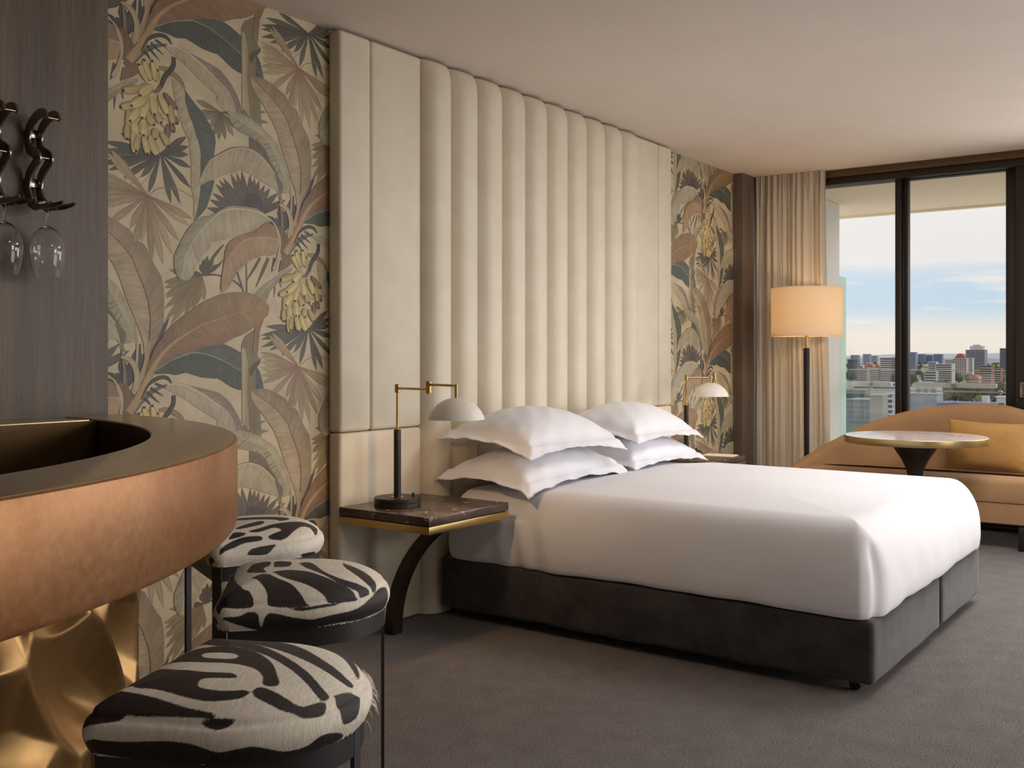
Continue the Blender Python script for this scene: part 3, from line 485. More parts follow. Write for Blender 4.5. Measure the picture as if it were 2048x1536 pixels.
# wallpaper wall: one mesh, its print is the mesh's own colour pattern
def build_wallpaper():
    S_ = {}
    def fresh():
        S_['bm'] = bmesh.new(); S_['col'] = S_['bm'].verts.layers.float_color.new('Col'); S_['uv'] = S_['bm'].verts.layers.float_vector.new('leafuv')
    OX, OZ, TW, TZ = 2.214, 1.836, .735, 1.276
    def quadstrip(rows, cols, uvs, y):
        bm, col, uvl = S_['bm'], S_['col'], S_['uv']
        R = []
        for row, cr, ur in zip(rows, cols, uvs):
            L = []
            for p, c, u in zip(row, cr, ur):
                v = bm.verts.new((p[0], y, p[1])); v[col] = (c[0], c[1], c[2], 1); v[uvl] = (u[0], u[1], u[2]); L.append(v)
            R.append(L)
        for A, B in zip(R, R[1:]):
            for k in range(len(A)-1):
                try: bm.faces.new((A[k], A[k+1], B[k+1], B[k]))
                except ValueError: pass
    def mixc(a, b_, t): return tuple(a[i]*(1-t)+b_[i]*t for i in range(3))
    def cc(c, t=0):
        if isinstance(c[0], tuple): return mixc(lin(c[0]), lin(c[1]), t)
        return lin(c)[:3]
    rnd = random.Random(3)
    def draw(e, dx, dz, y, sd):
        bm, col, uvl = S_['bm'], S_['col'], S_['uv']
        k = e[0]; off = np.array([dx, dz])
        if k == 'B':
            n = 30
            Lp = resample(e[1], n)+off; Rp = resample(e[3], n)+off
            Mp = (resample(e[2], n)+off) if e[2] else (Lp+Rp)/2
            ln = float(np.sum(np.hypot(*(Mp[1:]-Mp[:-1]).T)))
            rows, cols, uvs = [], [], []
            for i in range(n):
                t = i/(n-1); l, m_, r = Lp[i], Mp[i], Rp[i]
                cl, cr = cc(e[4], t), cc(e[5], t)
                rows.append([l, l*.5+m_*.5, m_, m_, m_*.5+r*.5, r])
                dk = (.86, .86, .86)
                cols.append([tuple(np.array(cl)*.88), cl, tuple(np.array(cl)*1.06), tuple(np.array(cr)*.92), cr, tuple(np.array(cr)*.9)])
                u = t*ln
                uvs.append([(u, -1, sd), (u, -.5, sd), (u, 0, sd), (u, 0, sd), (u, .5, sd), (u, 1, sd)])
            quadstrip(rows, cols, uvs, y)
            if e[6]:
                c = cc(e[6]); rows, cols, uvs = [], [], []
                for i in range(n):
                    t = i/(n-1); d = Mp[min(i+1, n-1)]-Mp[max(i-1, 0)]; d = d/(np.hypot(*d)+1e-9); nn = np.array([-d[1], d[0]])
                    w = .0042*(1-t*.8)
                    rows.append([Mp[i]-nn*w, Mp[i]+nn*w]); cols.append([c, tuple(np.array(c)*.8)]); uvs.append([(0, 0, 0)]*2)
                quadstrip(rows, cols, uvs, y-.000012)
        elif k == 'S':
            P = np.array(spline(e[1], max(12, 6*len(e[1])))); n = len(P)
            c = cc(e[2]); rows, cols, uvs = [], [], []
            for i in range(n):
                q = P[i][:2]+off; d = P[min(i+1, n-1)][:2]-P[max(i-1, 0)][:2]; d = d/(np.hypot(*d)+1e-9); nn = np.array([-d[1], d[0]]); w = max(P[i][2], .0004)/2
                rows.append([q+nn*w*s for s in (-1, -.5, 0, .5, 1)])
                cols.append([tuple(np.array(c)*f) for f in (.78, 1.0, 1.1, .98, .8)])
                uvs.append([(s*.06+i*.002, 0, sd) for s in (-1, -.5, 0, .5, 1)])
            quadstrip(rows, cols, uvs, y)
        elif k == 'P':
            pts = [np.array(p)+off for p in e[1]]
            c = cc(e[2]); vs = []
            for p in pts:
                v = bm.verts.new((p[0], y, p[1])); v[col] = (c[0], c[1], c[2], 1); v[uvl] = (p[0]*1.0, 0, sd); vs.append(v)
            for tri in tessellate_polygon([[Vector((p[0], p[1], 0)) for p in pts]]):
                try: bm.faces.new([vs[i] for i in tri])
                except ValueError: pass
        elif k == 'F':
            c = np.array(e[1])+off; c0, c1 = cc(e[4]), cc(e[5]); w = e[3]
            for j, tp in enumerate(e[2]):
                tp = np.array(tp)+off; d = tp-c; ln = np.hypot(*d); d = d/ln; nn = np.array([-d[1], d[0]])
                f = .85+.3*rnd.random(); rows, cols, uvs = [], [], []
                for t in (0, .12, .3, .5, .68, .82, .92, 1):
                    ww = w*min(1, .12+1.35*t)*(1 if t < .66 else (1-((t-.66)/.34)**1.6))
                    q = c+d*ln*t; rr = mixc(c0, c1, min(1, t*1.5))
                    rows.append([q-nn*ww, q, q+nn*ww])
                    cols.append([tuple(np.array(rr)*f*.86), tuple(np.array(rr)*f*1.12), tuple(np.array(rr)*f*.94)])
                    uvs.append([(j*.3-.03, t*.4, sd), (j*.3, t*.4, sd), (j*.3+.03, t*.4, sd)])
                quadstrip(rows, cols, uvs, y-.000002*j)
        elif k == 'N':
            pal = [(206, 180, 108), (188, 160, 92), (128, 106, 66)]
            for j, (x0, z0, x1, z1, w, ci) in enumerate(e[1]):
                a = np.array([x0, z0])+off; q = np.array([x1, z1])+off; d = q-a; ln = np.hypot(*d); d = d/ln; nn = np.array([-d[1], d[0]])
                bend = .10*ln*(1 if nn[1]*d[0] >= 0 else -1)*(.5 if j % 2 else -.3)
                c = lin(pal[ci])[:3]; rows, cols, uvs = [], [], []
                for t in np.linspace(0, 1, 12):
                    ww = w*.66*max(.12, (1-abs(2*t-1)**2.6))**.6
                    p = a+d*ln*t+nn*bend*math.sin(PI*t)
                    rows.append([p+nn*ww*s for s in (-1, -.45, .1, .55, 1)])
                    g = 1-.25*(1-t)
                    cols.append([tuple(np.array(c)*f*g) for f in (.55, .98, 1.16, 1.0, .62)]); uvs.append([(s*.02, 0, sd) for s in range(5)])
                yy = y-.000006*j
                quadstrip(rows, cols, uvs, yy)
                # dark tip
                vs = []
                for k2 in range(8):
                    v = bm.verts.new((q[0]-d[0]*.004+.0055*math.cos(k2*PI/4), yy-.000003, q[1]-d[1]*.004+.0055*math.sin(k2*PI/4)))
                    v[col] = lin((52, 40, 32)); v[uvl] = (0, 0, 0); vs.append(v)
                bm.faces.new(vs)
    # ground colour, as a grid
    g0 = lin((196, 176, 142))[:3]
    def flat(x0, x1):
        bm, col, uvl = S_['bm'], S_['col'], S_['uv']
        vs = []
        for x, z in ((x0, 0), (x1, 0), (x1, ZC), (x0, ZC)):
            v = bm.verts.new((x, YW, z)); v[col] = (*g0, 1); v[uvl] = (0, 0, 0); vs.append(v)
        bm.faces.new(vs)
    def strips(x0, x1, ox):
        flat(x0, x1)
        for i, e in enumerate(WALLPAPER):
            y = YW-.0002-.00004*i
            for n in range(-12, 13):
                for m_ in range(-3, 4):
                    dx = ox+n*TW; dz = OZ-n*TZ/2+m_*TZ
                    pts = e[1] if e[0] in 'SPN' else (e[1] if e[0] == 'B' else e[2])
                    xs = [p[0] for p in pts]; zs = [p[1] for p in pts]
                    if e[0] == 'B': xs += [p[0] for p in e[3]]; zs += [p[1] for p in e[3]]
                    if min(xs)+dx > x1 or max(xs)+dx < x0 or min(zs)+dz > ZC or max(zs)+dz < 0: continue
                    draw(e, dx, dz, y, 1+i*3.7+n*.9)
    def clip(x0, x1):
        bm = S_['bm']
        for co_, no in (((x0, 0, 0), (-1, 0, 0)), ((x1, 0, 0), (1, 0, 0)), ((0, 0, .001), (0, 0, -1)), ((0, 0, ZC-.001), (0, 0, 1))):
            bmesh.ops.bisect_plane(bm, geom=bm.verts[:]+bm.edges[:]+bm.faces[:], dist=1e-6, plane_co=co_, plane_no=no, clear_outer=True)
    tmp = []
    for x0, x1, ox in ((1.98, 3.2, OX), (6.2, 7.5, 6.998)):
        fresh(); strips(x0, x1, ox); clip(x0, x1)
        me = bpy.data.meshes.new('t'); S_['bm'].to_mesh(me); S_['bm'].free(); tmp.append(me)
    fresh(); bm = S_['bm']
    for me in tmp: bm.from_mesh(me); bpy.data.meshes.remove(me)
    # plain wall body behind the print, hidden by the upholstery and the panels
    col = bm.verts.layers.float_color['Col']
    for x0, x1 in ((XR, 1.98), (3.2, 6.2), (7.5, XW+.1)):
        vs = [bm.verts.new((x, YW, z)) for x, z in ((x0, 0), (x1, 0), (x1, ZC), (x0, ZC))]
        for v in vs: v[col] = (*g0, 1)
        bm.faces.new(vs)
    for f in bm.faces: f.normal_update()
    for f in bm.faces:
        if f.normal.y > 0: f.normal_flip()
    me = bpy.data.meshes.new('wall_back'); bm.to_mesh(me); bm.free(); me.materials.append(M['wallpaper'])
    o = bpy.data.objects.new('wall_back', me); C.objects.link(o)
    return struct(o, 'wall papered with banana leaves, palm fans and yellow banana bunches', 'wall')
build_wallpaper()
b = MB(); b.box(XR-.1, XW+.2, YW+.03, YW+.16, 0, ZC); struct(b.build('wall_behind', M['wall_paint'], smooth=0))

# window wall (x = 7.87): fixed pane, sliding door, more glazing to the right of the frame
win = MB()
win.box(7.80, 7.98, YF, 3.19, 2.575, 2.63, .004)
win.box(7.83, 7.93, 2.085, 2.125, .03, 2.575, .003)
win.box(7.83, 7.93, 3.12, 3.19, .03, 2.575, .003)
win.box(7.80, 7.98, YF, 3.19, 0, .03)
W1 = struct(win.build('window_1', M['frame_bronze']), 'dark bronze frame of the fixed balcony window', 'window')
b = MB(); b.box(7.78, 7.96, YF, 3.19, 2.63, ZC, .003); b.box(7.775, 7.785, YF, 3.19, 2.655, 2.662); struct(b.build('trim_1', M['track_bronze']), 'brown bronze curtain track along the window head', 'trim')
b = MB(); b.box(7.874, 7.884, 2.125, 3.12, .03, 2.575); b.build('pane', M['pane'], W1, 0)
d = MB()
d.box(7.88, 7.95, 2.045, 2.075, .03, 2.575, .003); d.box(7.88, 7.95, 1.31, 1.374, .03, 2.575, .003)
d.box(7.88, 7.95, 1.374, 2.045, 2.568, 2.575); d.box(7.88, 7.95, 1.374, 2.045, .03, .09)
D1 = struct(d.build('door_1', M['frame_bronze']), 'dark bronze sliding balcony door leaf', 'door')
b = MB(); b.box(7.905, 7.917, 1.374, 2.045, .09, 2.568); b.build('pane', M['pane'], D1, 0)
b = MB(); b.box(7.90, 7.93, 2.075, 2.085, .03, 2.57, .002); b.build('seal_strip', M['steel'], D1)
d = MB(); d.box(7.81, 7.88, 1.13, 1.30, .03, 2.575, .003); d.box(7.81, 7.88, -.05, .05, .03, 2.575, .003); d.box(7.81, 7.88, .05, 1.13, 2.52, 2.575); d.box(7.81, 7.88, .05, 1.13, .03, .09)
D2 = struct(d.build('door_2', M['frame_bronze']), 'dark bronze sliding door stile at right edge of the glazing', 'door')
b = MB(); b.box(7.84, 7.85, .05, 1.13, .09, 2.52); b.build('pane', M['pane'], D2, 0)
b = MB(); b.box(7.797, 7.81, 1.235, 1.27, .95, 1.06, .004); b.tube([(7.797, 1.252, .97), (7.775, 1.252, .975), (7.775, 1.252, 1.035), (7.797, 1.252, 1.04)], .006); b.build('handle', M['rack'], D2)
w2 = MB()
for y in (-1.2, -2.4, -3.6): w2.box(7.83, 7.93, y-.03, y+.03, .03, 2.575, .003)
W2 = struct(w2.build('window_2', M['frame_bronze']))
b = MB(); b.box(7.874, 7.884, YF, -.05, .03, 2.575); b.build('pane', M['pane'], W2, 0)

# balcony
b = MB(); b.box(XW+.1, 10.2, -5.5, 3.4, -.25, -.04); struct(b.build('balcony_floor', M['soffit'], smooth=0), 'balcony floor outside the glazing', 'floor')
b = MB(); b.box(XW-.02, 10.37, -5.5, 3.6, 2.675, 2.95); b.box(10.31, 10.37, -5.5, 3.6, 2.652, 2.68); struct(b.build('balcony_ceiling', M['soffit'], smooth=0), 'beige balcony soffit beyond the window', 'ceiling')
b = MB(); b.box(XW+.12, 9.51, 3.086, 3.286, -.04, 2.675, .01); struct(b.build('balcony_wall', M['white_ext'], smooth=0), 'white side wall of the balcony beside the curtain', 'wall')
b = MB(); b.box(9.51, 9.74, 3.10, 3.115, -.04, 2.0); tag(b.build('balcony_screen', M['frosted'], smooth=0), 'tall frosted green glass screen at the balcony side', 'screen')
BX = 9.75
def balustrade(name, y0, y1, lab):
    t = thing(name, lab, 'balustrade', (BX, y0, 0))
    b = MB(); b.box(0, .012, 0, y1-y0, -.04, 1.115); b.build('glass_panel', M['pane_green'], t, 0)
    b = MB(); b.box(-.002, .014, 0, y1-y0, 1.113, 1.12); b.build('top_edge', M['rail_white'], t, 0)
    return t
t1 = balustrade('glass_balustrade', 2.80, 3.08, 'narrow clear glass balustrade panel beside the frosted screen')
t2 = balustrade('glass_balustrade', .9, 2.78, 'long clear glass balustrade panel across the balcony')
t = thing('balcony_cable_rail', 'thin steel rail with round clamps along the balcony glass', 'rail', (BX-.07, 0, .925))
b = MB(); b.tube([(0, 3.08, 0), (0, .9, 0)], .006, 10); b.build('rail', M['steel'], t)
for y in (2.845, 1.73):
    b = MB(); b.tube([(-.012, y, 0), (.07, y, 0)], .008, 12); b.tube([(-.02, y, 0), (-.005, y, 0), (.012, y, 0)], [.014, .02, .014], 14); b.build('clamp', M['steel'], t)
for y0, y1, l in ((2.70, 3.08, 'short flat white handrail left of the window mullion'), (1.79, 2.50, 'long flat white handrail right of the window mullion')):
    t = thing('handrail', l, 'handrail', (BX+.07, y0, .955), group=None)
    b = MB(); b.box(0, .05, 0, y1-y0, 0, .042, .004); b.build('bar', M['rail_white'], t)
    b = MB(); b.box(-.06, 0, (y1-y0)*.5-.01, (y1-y0)*.5+.01, .005, .03); b.build('bracket', M['steel'], t)

# ================================================================== HEADBOARD
YP = 3.19
hb = thing('upholstered_headboard', 'full-height cream leather headboard with ten vertical channels behind the bed', 'headboard', (0, YP, 0))
def pad(x0, x1, z0, z1, name='flat_pad', r=.016):
    b = MB(); g = .0015
    b.box(x0+g, x1-g, 0, .076, z0+g, z1-g, r, 4); return b.build(name, M['leather'], hb)
SZ = .905; ZT = ZC-.012
pad(3.114, 3.31, SZ, ZT); pad(3.31, 3.653, SZ, ZT); pad(3.114, 3.653, .004, SZ)
pad(5.759, 6.076, SZ, ZT); pad(6.076, 6.267, SZ, ZT); pad(5.759, 6.267, .004, SZ)
fw = (5.759-3.653)/10
def flute(x0):
    b = MB(); nu, nv = 26, 60; rows = []
    zs = list(np.linspace(.004, ZT-.11, nv-16))+[ZT-.11*(1-math.sin(k*PI/2/16)) for k in range(1, 17)]
    for z in zs:
        topf = 1.0 if z < ZT-.11 else math.sqrt(max(0, 1-((z-(ZT-.11))/.11)**2))
        row = []
        for i in range(nu+1):
            u = i/nu; s = 1-abs(2*u-1)**2.8
            d = .078*s**.66*(.30+.70*topf)
            row.append((x0+.001+(fw-.002)*u, .022-d, z))
        rows.append(row)
    b.grid(rows)
    # back and closing top
    b.add([(x0+.001, .076, .004), (x0+fw-.001, .076, .004), (x0+fw-.001, .076, ZT), (x0+.001, .076, ZT)], [(0, 1, 2, 3)])
    b.add([rows[-1][0], rows[-1][-1], (x0+fw-.001, .076, ZT), (x0+.001, .076, ZT)], [(0, 1, 2, 3)])
    b.add([p for p in rows[-1]], [tuple(range(len(rows[-1])))])
    return b.build('channel', M['leather'], hb, 60)
for k in range(10): flute(3.653+k*fw)

# ================================================================== NIGHTSTANDS, BEDSIDE LAMPS
def make_nightstand(loc, label):
    t = thing('nightstand', label, 'nightstand', loc, 0, 'nightstands beside the bed')
    b = MB(); b.box(-.2725, .2725, -.52, -.005, .551, .585, .0015); b.build('marble_top', M['brown_marble'], t)
    b = MB(); b.box(-.2725, .2725, -.52, -.005, .515, .5465, .0015); b.build('brass_band', M['brass'], t)
    b = MB(); b.box(-.262, .262, -.51, -.005, .546, .552); b.build('shadow_gap', M['black_metal'], t, 0)
    b = MB(); n = 32; rows = []
    for i in range(n+1):
        a = (i/n)*math.radians(62)      # an arc rising from the floor by the wall to the front under the top
        y = -.105-.60*(1-math.cos(a)); z = .60*math.sin(a)
        w = .030-.004*(i/n); ny, nz_ = math.cos(a), math.sin(a); th = .027-.006*(i/n)
        rows.append([(sx*w-.035, y+s_*ny*th, max(0, z+s_*nz_*th*1.0) if i else 0) for sx, s_ in ((-1, 1), (1, 1), (1, -1), (-1, -1))])
    rows = [[(p[0], p[1], min(p[2], .516)) for p in r] for r in rows]
    R = b.grid(rows, closed=True); b.bm.faces.new(R[0]); b.bm.faces.new(R[-1][::-1])
    b.build('curved_leg', M['bronze_leg'], t, 40)
    return t
ns = make_nightstand((3.3765, 3.19, 0), 'near nightstand with brown marble top, brass edge and curved bronze leg')
ns2 = copy_tree(ns, (6.036, 3.19, 0), 0, 'far nightstand, mostly hidden behind the white pillows')

def make_lamp(loc, a1, a2, l1, l2, label, bulb_mat):
    t = thing('bedside_lamp', label, 'lamp', loc, 0, 'swing-arm bedside lamps')
    b = MB(); b.lathe([(0, 0), (.100, 0), (.102, .003), (.102, .019), (.0995, .021), (.0995, .0225), (.102, .0245), (.102, .038), (.099, .041), (0, .041)], 64); b.build('base', M['black_metal'], t, 30)
    b = MB(); b.lathe([(.030, .041), (.030, .0425), (0, .0425)], 32); b.build('collar', M['old_brass'], t)
    b = MB(); b.lathe([(0, .0425), (.016, .0425), (.016, .335), (.0145, .336), (0, .336)], 24); b.build('stem', M['black_metal'], t, 30)
    b = MB(); b.lathe([(.0055, .336), (.0055, .52), (0, .52)], 16); b.build('rod', M['old_brass'], t)
    b = MB(); b.lathe([(0, .497), (.0105, .497), (.012, .499), (.012, .532), (.0105, .534), (0, .534)], 24); b.build('joint', M['old_brass'], t, 30)
    sw = MB(); sw.lathe([(0, .041), (.007, .041), (.007, .052), (.0055, .056), (0, .057)], 16, (.055, -.045, 0)); sw.build('switch', M['black_metal'], t)
    x1, y1 = l1*math.cos(a1), l1*math.sin(a1)
    b = MB(); b.tube([(0, 0, .516), (x1, y1, .516)], .0055, 16); b.build('arm', M['old_brass'], t)
    b = MB(); b.lathe([(0, .498), (.0115, .498), (.013, .5), (.013, .549), (.0115, .551), (0, .551)], 24, (x1, y1, 0)); b.build('joint', M['old_brass'], t, 30)
    x2, y2 = x1+l2*math.cos(a2), y1+l2*math.sin(a2)
    b = MB(); b.tube([(x1, y1, .536), (x2, y2, .536)], .0055, 16); b.lathe([(0, .541), (.0065, .541), (.0065, .485), (0, .485)], 16, (x2, y2, 0)); b.build('arm', M['old_brass'], t)
    # dome shade
    r, h = .116, .088; n = 20
    am = math.radians(76); prof = [(r*math.sin(k/n*am)/math.sin(am), .487-h*(1-math.cos(k/n*am))/(1-math.cos(am))) for k in range(n+1)]
    inner = [(max(p[0]-.0025, 0), p[1]-.0025) for p in prof][::-1]
    inner[0] = (r-.0025, prof[-1][1])
    b = MB(); b.lathe(prof+inner, 64, (x2, y2, 0)); b.build('dome_shade', M['shade_white'], t, 50)
    b = MB(); b.lathe([(0, .475), (.012, .475), (.012, .455), (.018, .446), (.019, .436), (.012, .424), (0, .42)], 24, (x2, y2, 0)); b.build('bulb', bulb_mat, t)
    return t, (loc[0]+x2, loc[1]+y2, loc[2]+.425)
warm = (1.0, .64, .34, 1)
BULB = bulb(warm, 25)
L1, lp1 = make_lamp((3.275, 3.0, .585), math.radians(-100), math.radians(-104), .215, .195, 'near bedside lamp with white dome, brass swing arm and black stem', BULB)
L2, lp2 = make_lamp((6.01, 2.956, .585), math.radians(-40), math.radians(196), .20, .16, 'far bedside lamp with white dome, standing beyond the right pillows', BULB)
def point(name, loc, watts, col, r=.03):
    l = bpy.data.lights.new(name, 'POINT'); l.energy = watts; l.color = col[:3]; l.shadow_soft_size = r
    o = bpy.data.objects.new(name, l); C.objects.link(o); o.location = loc; return o
point('bedside_bulb_light', (lp1[0], lp1[1], lp1[2]-.004), 5.2, warm, .02)
point('bedside_bulb_light', (lp2[0], lp2[1], lp2[2]-.002), 3.2, warm, .02)

# leaflet on the far nightstand
t = thing('notepad', 'thin pale notepad lying on the far nightstand', 'notepad', (6.19, 2.80, .5852), .15)
b = MB(); b.box(-.075, .075, -.105, .105, 0, .004, .001); b.build('pages', M['paper'], t)
b = MB(); b.box(-.075, .075, -.105, .105, .004, .0052); b.build('cover', M['shade_white'], t, 0)

# ================================================================== BED
def bed_base(x0, x1, label):
    t = thing('bed_base', label, 'bed base', ((x0+x1)/2, 2.1, 0), 0, 'split bed bases')
    b = MB(); h = (x1-x0)/2; b.box(-h, h, -1.02, 1.01, .045, .284, .02, 3)
    bmesh.ops.subdivide_edges(b.bm, edges=[e for e in b.bm.edges if e.calc_length() > .2], cuts=24, use_grid_fill=True)
    for v in b.bm.verts:
        n = math.sin(v.co.y*9+v.co.x*5)*.5+math.sin(v.co.y*23+v.co.x*17+v.co.z*9)*.5
        if v.co.z < .06: v.co.z += .004*n
        elif v.co.z < .265: v.co.x += .0022*n*(1 if v.co.x > 0 else -1)
    b.build('upholstered_box', M['base_velvet'], t, 40)
    for sx in (-1, 1):
        for sy in (-.93, .93):
            b = MB(); b.lathe([(0, .05), (.022, .05), (.022, .042), (.008, .04), (.008, .03), (0, .03)], 16, (sx*(h-.09), sy, 0))
            x = sx*(h-.09)
            b.tube([(x-.015, sy, .021), (x+.015, sy, .021)], .021, 16); b.build('caster', M['black_metal'], t)
    return t
bed_base(3.70, 4.69, 'charcoal velvet bed base under the near half of the mattress')
bed_base(4.715, 5.50, 'charcoal velvet bed base under the far half, past the split')

def rrect(hx, hy, r, n_c=14, step=.025):
    P = []
    def arc(cx, cy, a0):
        for k in range(n_c+1):
            a = a0+k*PI/2/n_c; P.append((cx+r*math.cos(a), cy+r*math.sin(a), math.cos(a), math.sin(a)))
    def line(x0, y0, x1, y1, nx, ny):
        L = math.hypot(x1-x0, y1-y0); m = max(2, int(L/step))
        for k in range(1, m): P.append((x0+(x1-x0)*k/m, y0+(y1-y0)*k/m, nx, ny))
    arc(hx-r, hy-r, 0); line(hx-r, hy, -hx+r, hy, 0, 1)
    arc(-hx+r, hy-r, PI/2); line(-hx, hy-r, -hx, -hy+r, -1, 0)
    arc(-hx+r, -hy+r, PI); line(-hx+r, -hy, hx-r, -hy, 0, -1)
    arc(hx-r, -hy+r, 1.5*PI); line(hx, -hy+r, hx, hy-r, 1, 0)
    return P
def sstep(a, b_, x):
    t = min(1, max(0, (x-a)/(b_-a))); return t*t*(3-2*t)
def nz(x, y, z=0): return math.sin(x*3.1+y*1.7+z)*.5+math.sin(x*7.3-y*5.1+z*2)*.3+math.sin(x*13.7+y*11.3-z)*.2

mt = thing('mattress', 'made-up mattress in smooth white bed linen on the charcoal bases', 'mattress', (4.60, 2.09, 0))
HX, HY, RC, RT, ZM = .905, 1.022, .10, .15, .632
P = rrect(HX, HY, RC)
b = MB(); rows = []
prof = [(0.004, .286), (-.001, .291), (-.006, .310)]
RV = .285
for k in range(22):
    a = k/21*PI/2
    prof.append((-.010*math.cos(a)**.7+RT*(1-math.cos(a))**1.15, ZM-RV+RV*math.sin(a)))
for (o_, z) in prof:
    row = []
    for (x, y, nx, ny) in P:
        zz, oo = z, o_
        hfac = 1-sstep(.42, .60, z)      # side only
        # the cover ends short of the head: the sheet below sits lower
        st = sstep(.42, .50, y) if z < .5 else sstep(.34, .58, y)
        oo += .012*st; 
        if z > .5: zz -= .014*st
        if nx < -.7 and y > .30:   # loose vertical folds near the head
            oo -= .010*hfac*math.exp(-((y-.55)/.16)**2)*math.sin((y-.5+.25*(.4-z))*46)
        if ny < -.9:
            oo -= .004*hfac*nz(x*2, z*2, 1)
        if nx < -.9: oo -= .004*hfac*nz(y*1.3, z*2, 4)
        # hanging hem is a little uneven
        if z < .30: zz += .006*nz(x*2.2, y*2.2, 2)
        # corner pleat at the near foot corner
        if ny < -.3 and x < 0:
            dx_ = x+HX
            g = math.exp(-((dx_-.062)/.036)**2)*sstep(.585, .50, z)
            oo += .026*g
            if dx_ < .035: oo -= .006*sstep(.56, .46, z)
        o_in = max(0, oo)
        mo, rr_ = max(RC, oo), max(RC-oo, 0)
        def inset(v, n_, h_):
            lim = h_-mo
            if abs(n_) > .999: return math.copysign(h_-oo, n_)
            if abs(n_) < .001 and abs(v) < h_-RC-1e-6: return max(-lim, min(lim, v))
            return math.copysign(lim, v)+n_*rr_
        px, py = inset(x, nx, HX), inset(y, ny, HY)
        row.append((px, py, zz))
    rows.append(row)
# towards the middle of the top
last = rows[-1]
for k in range(1, 26):
    s = 1-k/26.0
    rows.append([(p[0]*s, p[1]*s, ZM-.014*sstep(.34, .58, p[1]*s)+.026*(1-s*s)+.006*nz(p[0]*s*1.4, p[1]*s*1.4)*(1-s)) for p in last])
R = b.grid(rows, closed=True)
hub = b.bm.verts.new((0, 0, sum(v.co.z for v in R[-1])/len(R[-1])))
for i in range(len(R[-1])): b.bm.faces.new((R[-1][i], R[-1][(i+1) % len(R[-1])], hub))
b.build('cover', M['white_linen'], mt, 180)
def pillow_mesh(seed, a=.40, c=.285, T=.115, fl=.05, droop=.03, wr=1.0, under=.62):
    rnd = random.Random(seed); ph = [rnd.random()*6 for _ in range(8)]
    n, m_ = 72, 56
    bm = bmesh.new()
    def P(i, j, top):
        u, v = 2*i/n-1, 2*j/m_-1
        # outline pulled in between the corners
        x = u*a*(1-.055*(1-v*v)); x = u*a*(1-.05*(1-v*v)) ; y = v*c*(1-.07*(1-u*u))
        ia, ic = 1-fl/a, 1-fl/c
        uu, vv = min(1, abs(u)/ia), min(1, abs(v)/ic)
        core = ((1-uu**2.2)*(1-vv**2.2))
        h = T*max(0, core)**.52
        # creases running out of the seam, strongest at the corners
        rim = max(uu, vv); e = math.exp(-((rim-.93)/.10)**2)
        h += wr*.006*e*math.sin(14*u+ph[0])*math.sin(11*v+ph[1])*(1 if top else .5)
        ang = math.atan2(v, u); cr = (abs(u)*abs(v))**2
        h += wr*.010*cr*math.sin(ang*22+ph[2])*math.exp(-((rim-.85)/.16)**2)
        h += wr*.006*nz(u*2.2+ph[3], v*2.0+ph[4])*core
        fz = wr*.005*nz(u*4+ph[5], v*4+ph[6])
        out = sstep(.86, 1.0, max(abs(u)/1.0, abs(v)))
        dz = -droop*(out*(.35+.9*(abs(u)*abs(v))**2))+fz*out
        z = (h+.003 if top else -under*h-.003)+dz
        return Vector((x, y, z))
    top = [[bm.verts.new(P(i, j, True)) for i in range(n+1)] for j in range(m_+1)]
    bot = [[(top[j][i] if i in (0, n) or j in (0, m_) else bm.verts.new(P(i, j, False))) for i in range(n+1)] for j in range(m_+1)]
    for j in range(m_):
        for i in range(n):
            bm.faces.new((top[j][i], top[j][i+1], top[j+1][i+1], top[j+1][i]))
            try: bm.faces.new((bot[j][i], bot[j+1][i], bot[j+1][i+1], bot[j][i+1]))
            except ValueError: pass
    return bm
def pillow(loc, rx, ry, rz, label, seed, **kw):
    b = MB(); b.bm.free(); b.bm = pillow_mesh(seed, **kw)
    o = b.build('pillow', M['white_linen'], None, 180)
    o.location = loc; o.rotation_euler = (rx, ry, rz)
    return tag(o, label, 'pillow', 'white pillows at the head of the bed')
pillow((4.14, 2.845, .69), math.radians(4), math.radians(-1), .0, 'lower white pillow of the near stack, under the plump one', 11, a=.47, c=.275, T=.115, droop=.045, under=.25)
pillow((4.095, 2.82, .855), math.radians(7), math.radians(1), -.02, 'upper white pillow of the near stack by the dome lamp', 12, a=.43, c=.28, T=.135, droop=.045, under=.38)
pillow((5.09, 2.845, .69), math.radians(4), math.radians(1), .0, 'lower white pillow of the far stack', 13, a=.45, c=.275, T=.115, under=.25)
pillow((5.06, 2.835, .845), math.radians(8), math.radians(1), .03, 'upper white pillow of the far stack, nearest the window', 14, a=.43, c=.275, T=.13, under=.35)
# ================================================================== BAR AND STOOLS
BCX, BCY = .2, 3.2
bar = thing('bar_counter', 'curved copper bar counter with bronze top and sculpted gold base', 'bar', (BCX, BCY, 0))
A0, A1 = math.radians(-1.0), math.radians(-150)
def sweep(b, prof, n=150, a0=A0, a1=A1, closed=True, fn=None):
    rows = []
    for i in range(n+1):
        a = a0+(a1-a0)*i/n
        rows.append([(r*math.cos(a), r*math.sin(a), z) for r, z in prof])
    R = b.grid(rows, closed=closed)
    if closed: b.bm.faces.new(R[0]); b.bm.faces.new(R[-1][::-1])
RO, RI, ZB, ZU = 1.848, 1.637, 1.04, .83
b = MB(); sweep(b, [(RI, ZB-.003), (RI+.003, ZB), (RO-.014, ZB), (RO-.008, ZB-.002), (RO-.008, ZB-.02), (RI, ZB-.02)])
b.box(-1.6, 1.60, -.235, -.012, ZB-.02, ZB-.0005, .002)
b.build('counter_top', M['bar_top'], bar, 30)
